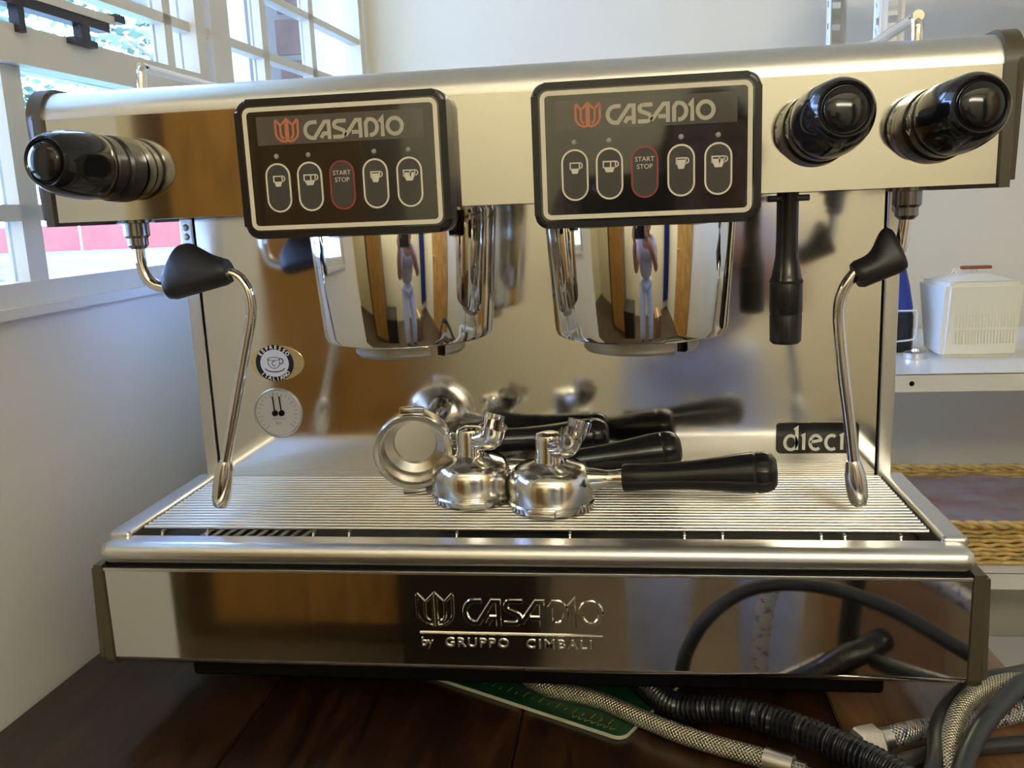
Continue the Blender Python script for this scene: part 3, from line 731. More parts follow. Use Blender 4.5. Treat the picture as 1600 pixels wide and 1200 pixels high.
steam_wand([(0.308, .06, .412), (0.3065, .06, .398), (0.3045, .06, .385), (0.298, .06, .380), (0.287, .06, .3765), (0.274, .06, .369), (0.264, .06, .355), (0.2605, .06, .336), (0.2640, .06, .300), (0.2710, .06, .250), (0.2755, .06, .215)],
           (0.2715, .06, .3655), (0.3060, .06, .3790), .0150, .92, (0.2750, .06, .2160), (0.2810, .06, .1780), (0.308, .06))
b = bm_(); lathe(b, [(0, .4305), (.0085, .4305), (.0085, .395), (.0090, .380), (.0118, .364), (.0128, .362), (.0130, .336), (.0126, .335), (.0124, .334), (.0128, .333), (.0124, .312), (.0105, .310), (0, .310)], 32, (0.2235, .08, 0))
wt = link('water_spout', b, 'black', em, smooth=35)
b = bm_(); box(b, .2075, .2395, .074, .086, .4235, .4285, .001); link('clip', b, 'black_gloss', wt)
b = bm_(); lathe(b, [(.0129, .3615), (.0135, .3605), (.0129, .359)], 32, (0.2235, .08, 0)); link('collar', b, 'rubber', wt)

# badge, gauge, model plate on the splash panel
YS = 0.1814
b = bm_(); prism(b, [(-0.2535+.0285*math.cos(2*PI*k/40), 0.2845+.0178*math.sin(2*PI*k/40)) for k in range(40)], lambda u, v, w: (u, YS-w, v), .0008)
bd = link('badge', b, 'gold', em)
for nm, rr, mt, dd in (('badge_disc', .0198, 'badge_navy', .0011), ('badge_centre', .0148, 'badge_white', .0014)):
    b = bm_(); prism(b, [(-0.2555+rr*math.cos(2*PI*k/40), 0.2845+rr*.93*math.sin(2*PI*k/40)) for k in range(40)], lambda u, v, w: (u, YS-w, v), dd); link(nm, b, mt, bd)
b = bm_()
for word, mid, sgn in (('ESPRESSO', 90, 1), ('ITALIANO', 270, -1)):
    for i, ch in enumerate(word):
        a = math.radians(mid - sgn*(i-(len(word)-1)/2)*(15.5 if sgn > 0 else 14)); R_ = .0172
        cx, cz = -0.2555+R_*math.cos(a), 0.2845+R_*.93*math.sin(a); th = a - PI/2 if sgn > 0 else a + PI/2
        add_text(b, ch, lambda u, v, w, cx=cx, cz=cz, th=th: (cx+u*math.cos(th)-v*math.sin(th), YS-.0011-w*.0003, cz+u*math.sin(th)+v*math.cos(th)), .0053, 1.0, bold=.00012)
link('badge_lettering', b, 'white_print', bd, smooth=0)
b = bm_(); pt = lambda u, v, w: (-0.2555+u, YS-.0014-w, 0.2845+v)
stroke(b, arc(0, -.0040, .0105, .0048, 195, 345, 14), .0010, pt, .0003)
stroke(b, arc(-.0005, .0045, .0062, .0016, 0, 345, 18), .0005, pt, .0003, closed=True)
stroke(b, [(-.0067, .0045)] + arc(-.0005, .0010, .0060, .0062, 190, 350, 10) + [(.0057, .0045)], .0006, pt, .0003)
stroke(b, arc(.0066, .0020, .0026, .0026, 110, -110, 8), .0009, pt, .0003)
stroke(b, arc(-.0005, -.0002, .0020, .0024, 50, 310, 8), .0006, pt, .0003)
link('badge_cup', b, 'badge_navy', bd, smooth=0)
GC = (-0.2570, 0.2332)
b = bm_(); lathe(b, [(.0236, .0), (.0258, -.0004), (.0256, -.0014), (.0246, -.0020), (.0238, -.0014), (.0236, .0)], 48, (GC[0], YS, GC[1]), (0, 1, 0))
gg = link('pressure_gauge', b, 'satin', em, smooth=50)
b = bm_(); lathe(b, [(0, -.0008), (.0233, -.0008), (.0233, 0)], 40, (GC[0], YS, GC[1]), (0, 1, 0)); link('dial', b, 'gauge_face', gg)
b = bm_(); pt = lambda u, v, w: (GC[0]+u, YS-.0008-w, GC[1]+v)
for k in range(22):
    a = math.radians(230 - k*13); r0, r1 = (.0165 if k % 3 == 0 else .0185), .0212
    stroke(b, [(r0*math.cos(a), r0*math.sin(a)), (r1*math.cos(a), r1*math.sin(a))], .0007, pt, .0002)
add_text(b, 'bar', lambda u, v, w: pt(u, v-.0105, w*.0002), .0052, 1.0)
stroke(b, [(-.007, -.006), (.007, -.006)], .0005, pt, .0002)
link('dial_print', b, 'gauge_print', gg, smooth=0)
b = bm_()
for xo in (-.0028, .0042):
    stroke(b, [(xo, 0), (xo-.0012, .0175)], .0012, lambda u, v, w: (GC[0]+u, YS-.0018-w, GC[1]+v), .0005)
    lathe(b, [(0, -.0032), (.0030, -.0028), (.0030, -.0008)], 14, (GC[0]+xo, YS, GC[1]), (0, 1, 0))
link('needle', b, 'gap', gg)
b = bm_(); prism(b, rrect(0.2340, 0.3090, 0.1880, 0.2180, .004), lambda u, v, w: (u, YS-w, v), .002, bev=.0006)
pl = link('model_plate', b, 'black_gloss', em)
b = bm_(); px0, pz0, s = 0.2400, 0.1920, 0.0170
pt = lambda u, v, w: (px0+u*s, YS-.002-w, pz0+v*s)
W_ = 0.17
stroke(b, arc(.42, .40, .32, .40, 0, 352, 20), W_, pt, .0004, closed=True)                # d
stroke(b, [(.74, -.02), (.74, 1.22), (.60, 1.12)], W_, pt, .0004)
stroke(b, [(1.12, -.02), (1.12, .82), (1.0, .76)], W_, pt, .0004)                            # i
stroke(b, [(1.46, .42), (2.02, .52)] + arc(1.76, .40, .31, .40, 25, 310, 16), W_, pt, .0004)  # e
stroke(b, arc(2.62, .40, .32, .40, 55, 305, 16), W_, pt, .0004)                              # c
stroke(b, [(3.16, -.02), (3.16, .82), (3.04, .76)], W_, pt, .0004)                           # i
link('plate_lettering', b, 'white_print', pl, smooth=0)
# embossed word mark on the front panel
put = lambda u, v, w: (u, -w, v)
b = bm_(); emblem(b, put, -0.0800, -0.0465, 0.0935, 0.1235, .0014, top=.45); word_mark(b, put, -0.0405, 0.0735, 0.0955, 0.1195, .0014, top=.62)
stroke(b, [(-0.077, .0885), (.0725, .0885)], .0016, put, .0010, ridge=.0008)
link('raised_word_mark', b, 'chrome', fp, smooth=20)
b = bm_()
add_text(b, 'by', lambda u, v, w: put(-0.0765+u, .0800+v, w*.0012), .0105, 1.0, 'LEFT', bold=.0001)
add_text(b, 'GRUPPO', lambda u, v, w: put(-0.0570+u*1.12, .0800+v, w*.0012), .0108, 1.0, 'LEFT', bold=.0001, space=1.22)
add_text(b, 'CIMBALI', lambda u, v, w: put(0.0100+u*1.12, .0800+v, w*.0012), .0108, 1.0, 'LEFT', bold=.0001, space=1.26)
link('raised_lettering', b, 'satin', fp, smooth=0)
# cup rail ends on top
for x in (-0.300, 0.300):
    b = bm_(); ys = 0.066 if x < 0 else 0.026; h_ = .5545 if x < 0 else .5470
    tube(b, [(x, ys, .525), (x, ys, .535), (x, ys+.001, h_-.006), (x, ys+.004, h_-.0016), (x, ys+.010, h_), (x, ys+.03, h_), (x, .40, h_), (x, .43, .545), (x, .435, .53)], .0040, 10, 6)
    link('cup_rail', b, 'chrome', em, smooth=60)

# ------------------------------------------------------------------ portafilters
def portafilter(label):
    t = thing('portafilter', label, 'portafilter', group='portafilters on the drip grate')
    b = bm_(); lathe(b, [(.0300, .0), (.0335, .0), (.0350, .0012), (.0350, .0050), (.0338, .0065), (.0338, .0200), (.0330, .0245), (.0300, .0300), (.0255, .0335), (.0150, .0362), (.0125, .0375), (0, .0380)], 48)
    for a in (PI/2, -PI/2):
        ret = bm_(); box(ret, -.0105, .0105, .0325, .0405, .0015, .0075, .0015, 2)
        me = bpy.data.meshes.new('x'); ret.to_mesh(me); ret.free()
        me.transform(Matrix.Rotation(a - PI/2, 4, 'Z')); b.from_mesh(me); bpy.data.meshes.remove(me)
    link('filter_holder', b, 'worn_chrome', t, local=True, smooth=35)
    b = bm_(); lathe(b, [(.0338, .0004), (.0335, -.0008), (.0300, -.0008), (.0290, .0006), (.0285, .0030), (.0268, .0200), (.0215, .0222), (.0196, .0230), (.0186, .0262), (0, .0268)], 48)
    link('basket', b, 'basket', t, local=True, smooth=30)
    b = bm_(); lathe(b, [(.0130, .0360), (.0130, .0400), (.0122, .0410), (.0122, .0545), (.0108, .0585), (.0060, .0600), (0, .0602)], 28)
    sp = link('spout', b, 'chrome', t, local=True, smooth=40)
    for sy in (-1, 1):
        b = bm_()
        pts = [(0.000, sy*.002, .0500), (.010, sy*.010, .0505), (.018, sy*.0165, .0545), (.0215, sy*.0195, .0650)]
        tube(b, pts, .0078, 16, 6, cap=False, rf=lambda L, f: .0076+.0024*f)
        bmesh.ops.solidify(b, geom=list(b.faces), thickness=.0011)
        link('spout_outlet', b, 'chrome', sp, local=True, smooth=45)
    b = bm_(); lathe(b, [(.0100, .026), (.0085, .036), (.0066, .045), (.0066, .052), (.0072, .055), (.0072, .060), (0, .060)], 24, (0, 0, .0200), (1, 0, .075))
    hd = link('handle_neck', b, 'chrome', t, local=True, smooth=40)
    b = bm_(); lathe(b, [(0, .058), (.0104, .058), (.0112, .060), (.0106, .074), (.0106, .094), (.0115, .113), (.0133, .132), (.0154, .148), (.0159, .157)], 32, (0, 0, .0200), (1, 0, .075))
    lathe(b, [(.0159, .157), (.0152, .1585), (.0159, .160), (.0155, .166), (.0136, .171), (.0095, .1740), (0, .1745)], 32, (0, 0, .0200), (1, 0, .075), mod=lambda tt, z: 1-(.03*math.cos(10*tt) if .159 < z < .172 else 0))
    link('grip', b, 'black', t, local=True, smooth=40)
    return t
def copy_tree(o, parent=None):
    c = o.copy(); COL.objects.link(c); c.parent = parent
    for ch in list(o.children): copy_tree(ch, c)
    return c
GZ = 0.1676
p3 = portafilter('front portafilter upside down, its whole black handle pointing right')
p2 = copy_tree(p3); p1 = copy_tree(p3)
p2['label'] = 'middle portafilter upside down, half hidden behind the front one'
p1['label'] = 'portafilter on its side showing its empty filter basket'
p3.location = (0.0270, 0.0880, GZ+.0010); p3.rotation_euler = (0, 0, -0.12)
p2.location = (-0.0470, 0.1100, GZ+.0010); p2.rotation_euler = (0, 0, 0.15)
p1.location = (-0.1010, 0.1090, GZ+.0432); p1.rotation_euler = (math.radians(-84), math.radians(1.5), math.radians(9))
p3.scale = p2.scale = (1.1,)*3; p1.scale = (1.06,)*3

# ------------------------------------------------------------------ on the table
gm = thing('cutting_mat', 'green cutting mat with yellow print sticking out under the machine', 'mat', (0.03, 0.06, 0))
A = Vector((0.0870, -0.0085)); dx = Vector((-0.893, 0.450)).normalized(); dy = Vector((0.5, 0.866)).normalized()
gput = lambda u, v, w: (A.x + dx.x*u + dy.x*v, A.y + dx.y*u + dy.y*v, 0.0005 + w)
b = bm_(); prism(b, rrect(0.0, 0.29, 0.0, 0.20, .009), gput, .0030); link('mat_edge', b, 'mat_edge', gm, smooth=20)
b = bm_(); prism(b, rrect(0.0007, 0.2893, 0.0007, 0.1993, .0085), gput, .0033); link('mat_face', b, 'mat_green', gm, smooth=20)
b = bm_()
for k in range(16):
    u = .02+.0085*k; stroke(b, [(u, .012), (u, .016 if k % 2 else .020)], .0007, gput, .0036)
for k in range(7):
    u = .012+.006*k; stroke(b, [(u, .009), (u+.003, .006), (u+.0045, .010)], .0007, gput, .0036)
link('mat_print', b, 'mat_print', gm, smooth=0)

def hose(name, pts, r, mat, label, cat, group=None, uv=True, sub=10, rf=None, n=14):
    t = thing(name, label, cat, pts[0][:2] + (0.0,), group=group)
    b = bm_(); tube(b, pts, r, n, sub, uv=uv, rf=rf); link('sleeve', b, mat, t, smooth=70); return t
def ferrule(t, a, c, r, mat='chrome'):
    a, c = Vector(a), Vector(c); L = (c-a).length
    b = bm_(); lathe(b, [(0, 0), (r, 0), (r, L*.7), (r*.7, L*.75), (r*.7, L), (0, L)], 20, a, c-a); link('ferrule', b, mat, t)
h1 = hose('braided_hose', [(-.02, .10, .0095), (.016, .058, .0095), (.063, .0395, .0095), (.101, .0130, .0095), (.141, -.0130, .0095), (.196, -.0380, .0095)], .0075, 'braid', 'braided steel hose running out under the machine across the green mat', 'hose')
ferrule(h1, (.194, -.037, .0095), (.222, -.0500, .0095), .0088, 'satin')
h2 = hose('braided_hose', [(.213, -.058, .012), (.222, -.066, .014), (.245, -.083, .016), (.270, -.110, .012)], .0075, 'braid_fleck', 'short flecked braided hose end below the corrugated hose', 'hose')
def corr(L, f): return .0105 + .0012*math.sin(L*2*PI/.0042)
h3 = hose('corrugated_hose', [(.085, .10, .0125), (.110, .055, .0120), (.1327, .022, .0150), (.177, -.001, .027), (.2212, -.029, .030), (.2523, -.055, .030), (.2766, -.080, .030), (.300, -.110, .022), (.330, -.150, .014)], .0105, 'corrug', 'thick black corrugated drain hose in front of the machine', 'hose', uv=False, sub=60, rf=corr, n=14)
h4 = hose('braided_hose', [(.2870, -.0215, .020), (.2990, -.0150, .020), (.3190, .0010, .0145), (.3400, .0130, .0100), (.375, .026, .0095), (.430, .050, .0095)], .0082, 'braid_fleck', 'silver braided hose flecked blue and red with a hex nut', 'hose')
b = bm_()
A_, B_ = Vector((.2880, -.0210, .020)), Vector((.2610, -.0335, .021)); d_ = (B_-A_).normalized(); u_, v_ = frame_of(d_)
lathe(b, [(0, 0), (.0088, 0), (.0088, .008), (.0074, .009), (.0074, .012)], 20, A_, d_); link('ferrule', b, 'satin', h4)
b = bm_(); lathe(b, [(.006, .010), (.0118, .010), (.0128, .0115), (.0128, .027), (.0116, .0285), (.0080, .0285), (.0075, .020), (0, .020)], 6, A_, d_); link('hex_nut', b, 'hex', h4, smooth=20)
h5 = hose('braided_hose', [(.3190, -.075, .012), (.3215, -.0480, .022), (.3340, -.020, .030), (.3500, .004, .036), (.3730, .024, .038), (.4060, .040, .036), (.47, .06, .02)], .0072, 'braid', 'bright braided steel hose looping right between two dark cables', 'hose')
cg = 'dark power cables at the right corner of the table'
hose('power_cable', [(.2990, -.075, .012), (.3120, -.052, .022), (.3270, -.012, .028), (.3500, .020, .032), (.3760, .040, .036), (.400, .052, .034), (.440, .09, .02)], .0066, 'cable', 'thick grey cable arching left of the bright braided hose', 'cable', cg, uv=False)
hose('power_cable', [(.310, -.10, .018), (.3260, -.065, .028), (.3500, -.030, .036), (.3780, .000, .042), (.4080, .030, .042), (.46, .06, .02)], .0072, 'cable', 'thick dark cable crossing over at the far right in front', 'cable', cg, uv=False)
hose('power_cable', [(.272, -.070, .010), (.290, -.045, .014), (.3110, -.030, .012), (.3300, -.018, .0075), (.360, -.008, .007), (.43, .005, .007)], .0062, 'cable', 'cable lying low beside the flecked hose and its nut', 'cable', cg, uv=False)
hose('power_cable', [(.372, .10, .012), (.384, .080, .016), (.405, .062, .018), (.435, .045, .012), (.47, .02, -.03)], .0055, 'cable', 'cable coming out from behind the machine at the table edge', 'cable', cg, uv=False)
# the bundle goes on over the table's front edge and shows in the front panel
hose('power_cable', [(.440, -.06, .012), (.40, -.10, .020), (.33, -.15, .048), (.26, -.165, .062), (.20, -.165, .052), (.155, -.155, .010), (.14, -.145, -.06), (.135, -.14, -.30)], .0070, 'cable', 'cable arching over the table front edge, mirrored low in the front panel', 'cable', cg, uv=False)
hose('braided_hose', [(.455, -.06, .013), (.42, -.13, .045), (.36, -.18, .075), (.30, -.195, .082), (.25, -.20, .060), (.225, -.19, .005), (.22, -.17, -.20)], .0090, 'braid_fleck', 'flecked hose arching over the table front edge, mirrored in the front panel', 'hose')
hose('water_hose', [(.475, -.06, .012), (.465, -.15, .060), (.425, -.21, .100), (.380, -.235, .108), (.34, -.24, .075), (.32, -.23, .0), (.31, -.21, -.20)], .0110, 'cable', 'thick dark hose arching over the table front edge, mirrored in the panel', 'hose', uv=False)

# ------------------------------------------------------------------ shelving unit and what stands on it
su = thing('shelving_unit', 'white slotted angle steel shelving unit behind the machine', 'shelf', (0.85, 0.83, TZ))
SX0, SX1, SY0, SY1 = 0.430, 1.30, 0.60, 1.03
def slotted_post(x, y, sx_, sy_):
    b = bm_(); W2 = .033; tck = .0018; z0, z1 = TZ, 1.30
    # two flanges; each flange is a strip with slot holes cut through
    def flange(put, off=0):
        cell = .036; z = z0
        us = (0, .008, .025, W2) if off else (0, .009, .023, W2)
        while z < z1-1e-6:
            za, zb_, zc, zd = z, z+.013, z+.023, min(z+cell, z1)
            if zb_ > z1: break
            for (u0, u1, a0, a1) in ((us[0], us[1], za, zd), (us[2], us[3], za, zd), (us[1], us[2], za, zb_), (us[1], us[2], zc, zd)):
                q = [put(u0, a0, 0), put(u1, a0, 0), put(u1, a1, 0), put(u0, a1, 0)]; b.faces.new([b.verts.new(p) for p in q])
            z += cell
    flange(lambda u, v, w: (x + sx_*u, y, v)); flange(lambda u, v, w: (x, y + sy_*u, v), 1)
    bmesh.ops.remove_doubles(b, verts=b.verts, dist=1e-5)
    bmesh.ops.solidify(b, geom=list(b.faces), thickness=tck)
    link('post', b, 'shelf', su, smooth=0)
slotted_post(SX0+.036, SY0+.165, 1, 1); slotted_post(SX0+.012, SY1-.01, 1, -1); slotted_post(SX1, SY0+.165, -1, 1); slotted_post(SX1, SY1-.01, -1, -1)
def shelf_board(ztop, y0=SY0):
    b = bm_(); box(b, SX0+.004, SX1-.004, y0, SY1, ztop-.0022, ztop)
    box(b, SX0+.004, SX1-.004, y0, y0+.0015, ztop-.026, ztop-.0005, .0006, 2); box(b, SX0+.004, SX1-.004, SY1-.0015, SY1, ztop-.026, ztop)
    s_ = link('shelf_board', b, 'shelf', su, smooth=30)
    b = bm_(); lathe(b, [(0, .0006), (.0034, .0004), (.0036, 0)], 14, (SX0+.052, y0, ztop-.0140), (0, -1, 0)); link('bolt_hole', b, 'gap', s_)
for zt in (0.1810, -0.1080, -0.42, 0.78): shelf_board(zt)

def tapered_case():
    t = thing('plastic_case', 'cream white plastic case with brown handle on the upper shelf', 'case', (0.607, 0.76, 0.181))
    b = bm_(); z0, z1 = .1812, .2930
    lo = [(.5535, .712), (.6600, .712), (.6560, .800), (.5575, .800)]; hi = [(.5600-.001, .708), (.6660, .708), (.6640, .812), (.5480, .812)]
    vs = [b.verts.new((x, y, z0)) for x, y in lo] + [b.verts.new((x, y, z1)) for x, y in hi]
    b.faces.new(vs[:4]); b.faces.new(vs[4:])
    for i in range(4): b.faces.new((vs[i], vs[(i+1) % 4], vs[4+(i+1) % 4], vs[4+i]))
    bmesh.ops.bevel(b, geom=list(b.edges), offset=.006, segments=4, affect='EDGES')
    body = link('body', b, 'case', t, smooth=50)
    b = bm_()
    for k in range(20):
        x = .5700+.0044*k
        for z_a, z_b in ((.203, .223), (.227, .247), (.251, .268)):
            box(b, x, x+.0019, .7070, .7100, z_a, z_b)
    bmesh.ops.translate(b, verts=b.verts, vec=(0, .0018, 0))
    link('grille', b, 'case', t, smooth=0)['kind'] = 'stuff'
    b = bm_()
    lid = [(.5640, .716, .2925), (.6600, .716, .2925), (.6600, .806, .2925), (.5540, .806, .2925), (.597, .745, .3040), (.626, .745, .3040), (.626, .772, .3040), (.597, .772, .3040)]
    vs = [b.verts.new(p) for p in lid]; b.faces.new(vs[:4]); b.faces.new(vs[4:])
    for i in range(4): b.faces.new((vs[i], vs[(i+1) % 4], vs[4+(i+1) % 4], vs[4+i]))
    bmesh.ops.bevel(b, geom=list(b.edges), offset=.003, segments=3, affect='EDGES'); link('lid', b, 'case', t, smooth=50)
    b = bm_(); box(b, .5930, .6360, .754, .765, .3085, .3135, .0018, 2); link('handle', b, 'brown_handle', t)
    b = bm_()
    for x in (.5860, .6120): tube(b, [(x-.006, .758, .3030), (x-.003, .758, .3100), (x, .758, .3035), (x+.003, .758, .3105), (x+.006, .758, .3030)], .0010, 6, 4)
    link('handle_wire', b, 'white_wire', t)
tapered_case()
bt = thing('lantern', 'blue plastic lantern with black base and wire bail, beside the white case', 'lantern', (0.513, 0.80, 0.181))
b = bm_(); lathe(b, [(0, .243), (.030, .243), (.030, .250), (.024, .285), (.017, .315), (.014, .335), (.010, .345), (0, .347)], 28, (.508, .80, 0)); link('body', b, 'blue', bt, smooth=40)
b = bm_(); lathe(b, [(0, .1812), (.030, .1812), (.032, .186), (.032, .236), (.030, .243), (0, .243)], 28, (.508, .80, 0)); link('base', b, 'black', bt, smooth=40)
b = bm_(); tube(b, [(.49, .766, .2475), (.5290, .764, .2470), (.5345, .764, .2440), (.5335, .764, .2100), (.5270, .764, .2020), (.49, .766, .1990)], .0014, 8, 5); link('wire_bail', b, 'white_wire', bt)
jl = thing('jar_lid', 'small round metal lid on the shelf before the lantern', 'lid', (0.5235, 0.727, 0.181))
b = bm_(); lathe(b, [(0, .1812), (.0165, .1812), (.0170, .184), (.0165, .1890), (.0140, .1905), (.006, .1910), (.005, .1945), (0, .1950)], 28, (.5235, .727, 0)); link('disc', b, 'satin', jl)

bk = thing('wicker_basket', 'shallow golden wicker basket on the lower shelf', 'basket', (0.74, 0.77, -0.108))
def rr_path(x0, x1, y0, y1, r, n=120):
    poly = rrect(x0, x1, y0, y1, r, 8); P = [Vector(p) for p in poly]; P.append(P[0]); L = [0]
    for a, c in zip(P, P[1:]): L.append(L[-1]+(c-a).length)
    out = []; j = 0
    for k in range(n):
        s = L[-1]*k/n
        while L[j+1] < s: j += 1
        t = (s-L[j])/max(1e-9, L[j+1]-L[j]); p = P[j].lerp(P[j+1], t); d = (P[j+1]-P[j]).normalized(); out.append((p, Vector((d.y, -d.x))))
    return out
BX0, BX1, BY0, BY1 = 0.468, 1.02, 0.622, 0.905
b = bm_(); NP = 352
for row in range(9):
    z = -0.1035 + .0066*row; pth = rr_path(BX0+.004, BX1-.004, BY0+.004, BY1-.004, .035, NP)
    pts = [(p.x+nv.x*.0021*math.sin(PI*k/4 + PI*row), p.y+nv.y*.0021*math.sin(PI*k/4+PI*row), z + .0008*math.sin(k*.9+row)) for k, (p, nv) in enumerate(pth)]
    pts.append(pts[0]); tube(b, pts, .0031, 6, 0, cap=False)
link('weave', b, 'wicker', bk, smooth=60)['kind'] = 'stuff'
b = bm_()
for ph in (0, PI):
    pth = rr_path(BX0, BX1, BY0, BY1, .038, 360)
    pts = [(p.x+nv.x*.0030*math.sin(k*PI/5+ph), p.y+nv.y*.0030*math.sin(k*PI/5+ph), -.0450+.0030*math.cos(k*PI/5+ph)) for k, (p, nv) in enumerate(pth)]; pts.append(pts[0])
    tube(b, pts, .0040, 7, 0, cap=False)
link('rim', b, 'wicker', bk, smooth=60)
link('bottom', BOX(BX0+.01, BX1-.01, BY0+.01, BY1-.01, -.1078, -.1040), 'wicker', bk)
b = bm_(); gx, gy = 46, 26; V = []
rn = random.Random(3); cr_ = [(rn.uniform(0, 6.3), rn.uniform(20, 90), rn.uniform(0, PI)) for _ in range(9)]
for i in range(gx+1):
    for j in range(gy+1):
        x = BX0+.018+(BX1-BX0-.036)*i/gx; y = BY0+.018+(BY1-BY0-.036)*j/gy
        z = -.066 + sum(.0032*abs(math.sin(ph+f*(x*math.cos(a)+y*math.sin(a)))) for ph, f, a in cr_)*.5
        V.append(b.verts.new((x, y, z)))
for i in range(gx):
    for j in range(gy): b.faces.new((V[i*(gy+1)+j], V[(i+1)*(gy+1)+j], V[(i+1)*(gy+1)+j+1], V[i*(gy+1)+j+1]))
bmesh.ops.solidify(b, geom=list(b.faces), thickness=.0008)
tag(link('crumpled_paper', b, 'paper', smooth=30), 'crumpled pinkish grey paper lining the wicker basket', 'paper')

# ------------------------------------------------------------------ the photographer (met only as a reflection)
def person():
    t = thing('person', 'person in pale shirt and light jeans leaning forward holding a phone, mirrored in the steel', 'person', (0.25, -1.15, TZ))
    def skin(name, J, E, mat, root=0, sub=2):
        me = bpy.data.meshes.new(name); me.from_pydata([j[0] for j in J], E, [])
        o = bpy.data.objects.new(name, me); COL.objects.link(o)
        mo = o.modifiers.new('s', 'SKIN'); mo.use_smooth_shade = True
        for i, j in enumerate(J):
            sv = me.skin_vertices[0].data[i]; rr = j[1]; sv.radius = rr if isinstance(rr, tuple) else (rr, rr); sv.use_root = (i == root)
        ss = o.modifiers.new('u', 'SUBSURF'); ss.levels = sub; ss.render_levels = sub
        dg = bpy.context.evaluated_depsgraph_get(); m2 = bpy.data.meshes.new_from_object(o.evaluated_get(dg)); bpy.data.objects.remove(o)
        m2.name = name; m2.materials.clear(); m2.materials.append(M[mat]); m2.polygons.foreach_set('use_smooth', [True]*len(m2.polygons))
        m2.transform(Matrix.Translation(-wpos(t)))
        o = bpy.data.objects.new(name, m2); COL.objects.link(o); o.parent = t; return o
    # torso + neck + arms: one continuous body
    J = [((.25, -1.30, .13), (.12, .08)), ((.25, -1.22, .22), (.11, .08)), ((.245, -1.10, .32), (.10, .06)), ((.24, -1.02, .36), (.07, .05)), ((.238, -.985, .385), .05), ((.237, -.965, .43), .052),
         ((.40, -1.03, .335), .055), ((.44, -.93, .20), .043), ((.30, -.78, .335), .034), ((.215, -.715, .385), .026),
         ((.075, -1.03, .335), .055), ((.02, -.93, .20), .043), ((.01, -.78, .335), .034), ((.03, -.715, .385), .026)]
    E = [(0, 1), (1, 2), (2, 3), (3, 4), (4, 5), (3, 6), (6, 7), (7, 8), (8, 9), (3, 10), (10, 11), (11, 12), (12, 13)]
    bo = skin('body', J, E, 'skin')
    skin('shirt', [(p, (tuple(q+.075 for q in r) if isinstance(r, tuple) else r+.026)) for p, r in (J[0], J[1], J[2], J[3], J[6], ((.435, -.95, .23), .046), J[10], ((.025, -.95, .23), .046), ((.238, -.985, .392), .045))],
         [(0, 1), (1, 2), (2, 3), (3, 4), (4, 5), (3, 6), (6, 7), (3, 8)], 'shirt')
    skin('trousers', [((.25, -1.30, .11), (.165, .115)), ((.355, -1.27, .0), .098), ((.39, -1.16, -.34), .078), ((.39, -1.22, -.67), .060), ((.160, -1.27, .0), .098), ((.15, -1.13, -.34), .078), ((.15, -1.20, -.67), .060)],
         [(0, 1), (1, 2), (2, 3), (0, 4), (4, 5), (5, 6)], 'denim')
    for x, y in ((.39, -1.22), (.15, -1.20)):
        skin('shoe', [((x, y-.04, TZ+.045), .042), ((x, y+.05, TZ+.04), .042), ((x, y+.15, TZ+.032), .032)], [(0, 1), (1, 2)], 'shoe')
    # head facing the machine (+y)
    hc = Vector((.236, -.935, .492)); b = bm_()
    bmesh.ops.create_uvsphere(b, u_segments=32, v_segments=24, radius=1.0)
    for v in b.verts:
        x, y, z = v.co
        f = 1 - .22*max(0, -z)**1.5
        v.co = Vector((x*.074*f, y*.092*(1-.10*max(0, -z)) + .006*max(0, -z)*max(0, y), z*.108))
        n_ = math.exp(-((x/.16)**2 + ((z+.12)/.22)**2)) if y > .3 else 0; v.co.y += .021*n_
        e_ = sum(math.exp(-(((x-s*.4)/.17)**2 + ((z-.05)/.11)**2)) for s in (-1, 1)) if y > .3 else 0; v.co.y -= .010*e_
    bmesh.ops.translate(b, verts=b.verts, vec=hc); hd = link('head', b, 'skin', t, smooth=80)
    for s in (-1, 1):
        b = bm_(); bmesh.ops.create_uvsphere(b, u_segments=14, v_segments=10, radius=.0115); bmesh.ops.translate(b, verts=b.verts, vec=hc+Vector((s*.030, .070, .005))); link('eye', b, 'eye', hd, smooth=80)
        b = bm_(); bmesh.ops.create_uvsphere(b, u_segments=10, v_segments=8, radius=.0056); bmesh.ops.translate(b, verts=b.verts, vec=hc+Vector((s*.030, .0785, .005))); link('iris', b, 'hair', hd, smooth=80)
        b = bm_(); tube(b, [hc+Vector((s*.076, -.002, .018)), hc+Vector((s*.086, -.014, .022)), hc+Vector((s*.086, -.016, -.004)), hc+Vector((s*.074, -.002, -.022))], .006, 8, 5); link('ear', b, 'skin', hd, smooth=80)
        b = bm_(); tube(b, [hc+Vector((s*.014, .087, .026)), hc+Vector((s*.030, .083, .031)), hc+Vector((s*.046, .072, .025))], .0028, 6, 5); link('eyebrow', b, 'hair', hd, smooth=80)
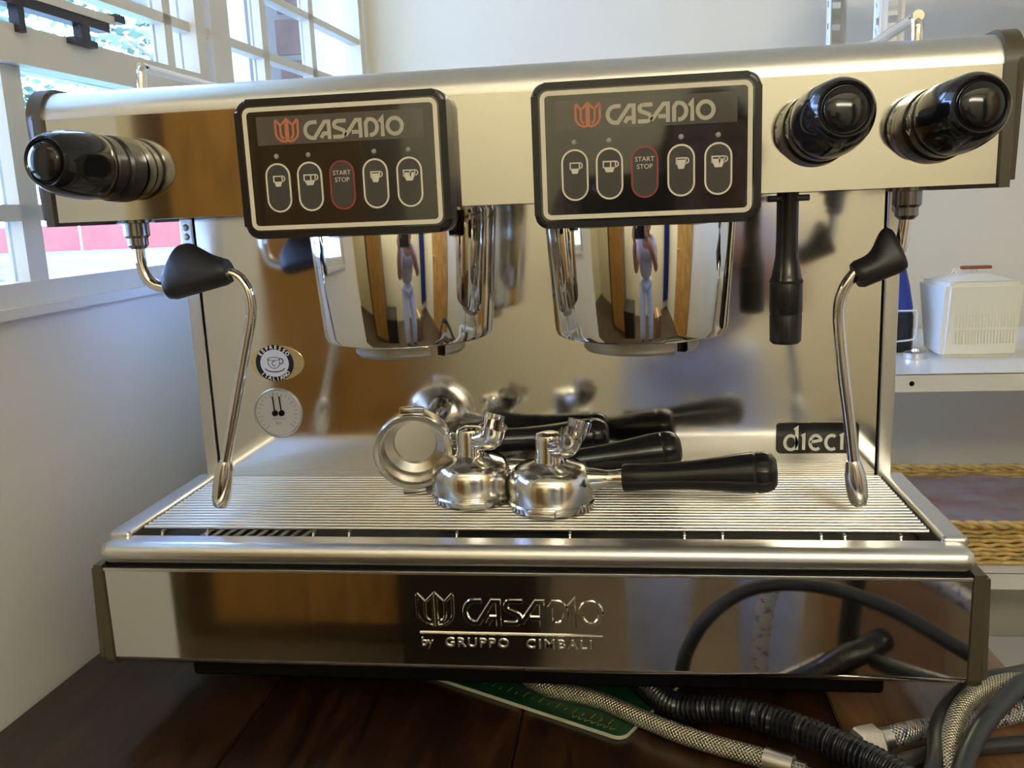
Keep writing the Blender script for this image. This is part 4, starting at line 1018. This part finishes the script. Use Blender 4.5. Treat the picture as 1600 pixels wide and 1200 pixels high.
    b = bm_(); tube(b, [hc+Vector((-.022, .078, -.054)), hc+Vector((0, .084, -.052)), hc+Vector((.022, .078, -.054))], .005, 8, 5, rf=lambda L, f: .002+.004*math.sin(PI*f)); link('mouth', b, 'lip', hd, smooth=80)
    b = bm_(); bmesh.ops.create_uvsphere(b, u_segments=32, v_segments=24, radius=1.0)
    kill = [v for v in b.verts if (v.co.y > .45 and v.co.z < .42) or (v.co.z < -.45 and v.co.y > -.2) or v.co.z < -.8]
    bmesh.ops.delete(b, geom=kill, context='VERTS')
    for v in b.verts: v.co = hc + Vector((v.co.x*.083, v.co.y*.101-.004, v.co.z*.119+.002))
    bmesh.ops.solidify(b, geom=list(b.faces), thickness=.006); link('hair', b, 'hair', hd, smooth=80)
    # hands: palm and five fingers each, closed on the phone's ends
    for s, wx in ((1, .212), (-1, .030)):
        w_ = Vector((wx, -.715, .388)); ex = .158 if s > 0 else .036    # palm outside the phone's end
        px = .176 if s > 0 else .018
        JJ = [((wx, -.718, .386), .021), ((px+s*.012, -.700, .405), (.020, .030)), ((px+s*.012, -.690, .428), (.018, .030))]; EE = [(0, 1), (1, 2)]
        for k, (zz, ln) in enumerate(((.452, .9), (.438, 1.0), (.424, .95), (.410, .75))):
            i0 = len(JJ)
            JJ += [((px+s*.006, -.682, zz), .0085), ((px-s*.004, -.6735, zz+.002), .0080), ((px-s*.004-s*.010*ln, -.6705, zz+.003), .0068)]
            EE += [(2 if k < 2 else 1, i0), (i0, i0+1), (i0+1, i0+2)]
        i0 = len(JJ); JJ += [((px+s*.002, -.708, .418), .010), ((px-s*.012, -.705, .436), .0085), ((px-s*.024, -.700, .447), .0075)]; EE += [(1, i0), (i0, i0+1), (i0+1, i0+2)]
        skin('hand', JJ, EE, 'skin')
person()
ph = thing('smartphone', 'black smartphone held up in both hands by the person', 'phone', (0.097, -0.684, 0.43))
link('phone_body', BOX(0.022, 0.172, -0.694, -0.6860, 0.393, 0.468, 0.003, 3), 'black_gloss', ph)
b = bm_(); lathe(b, [(0, 0), (.007, 0), (.007, .0015), (.006, .002), (0, .0018)], 20, (.055, -.6860, .447), (0, 1, 0)); link('lens', b, 'chrome', ph)
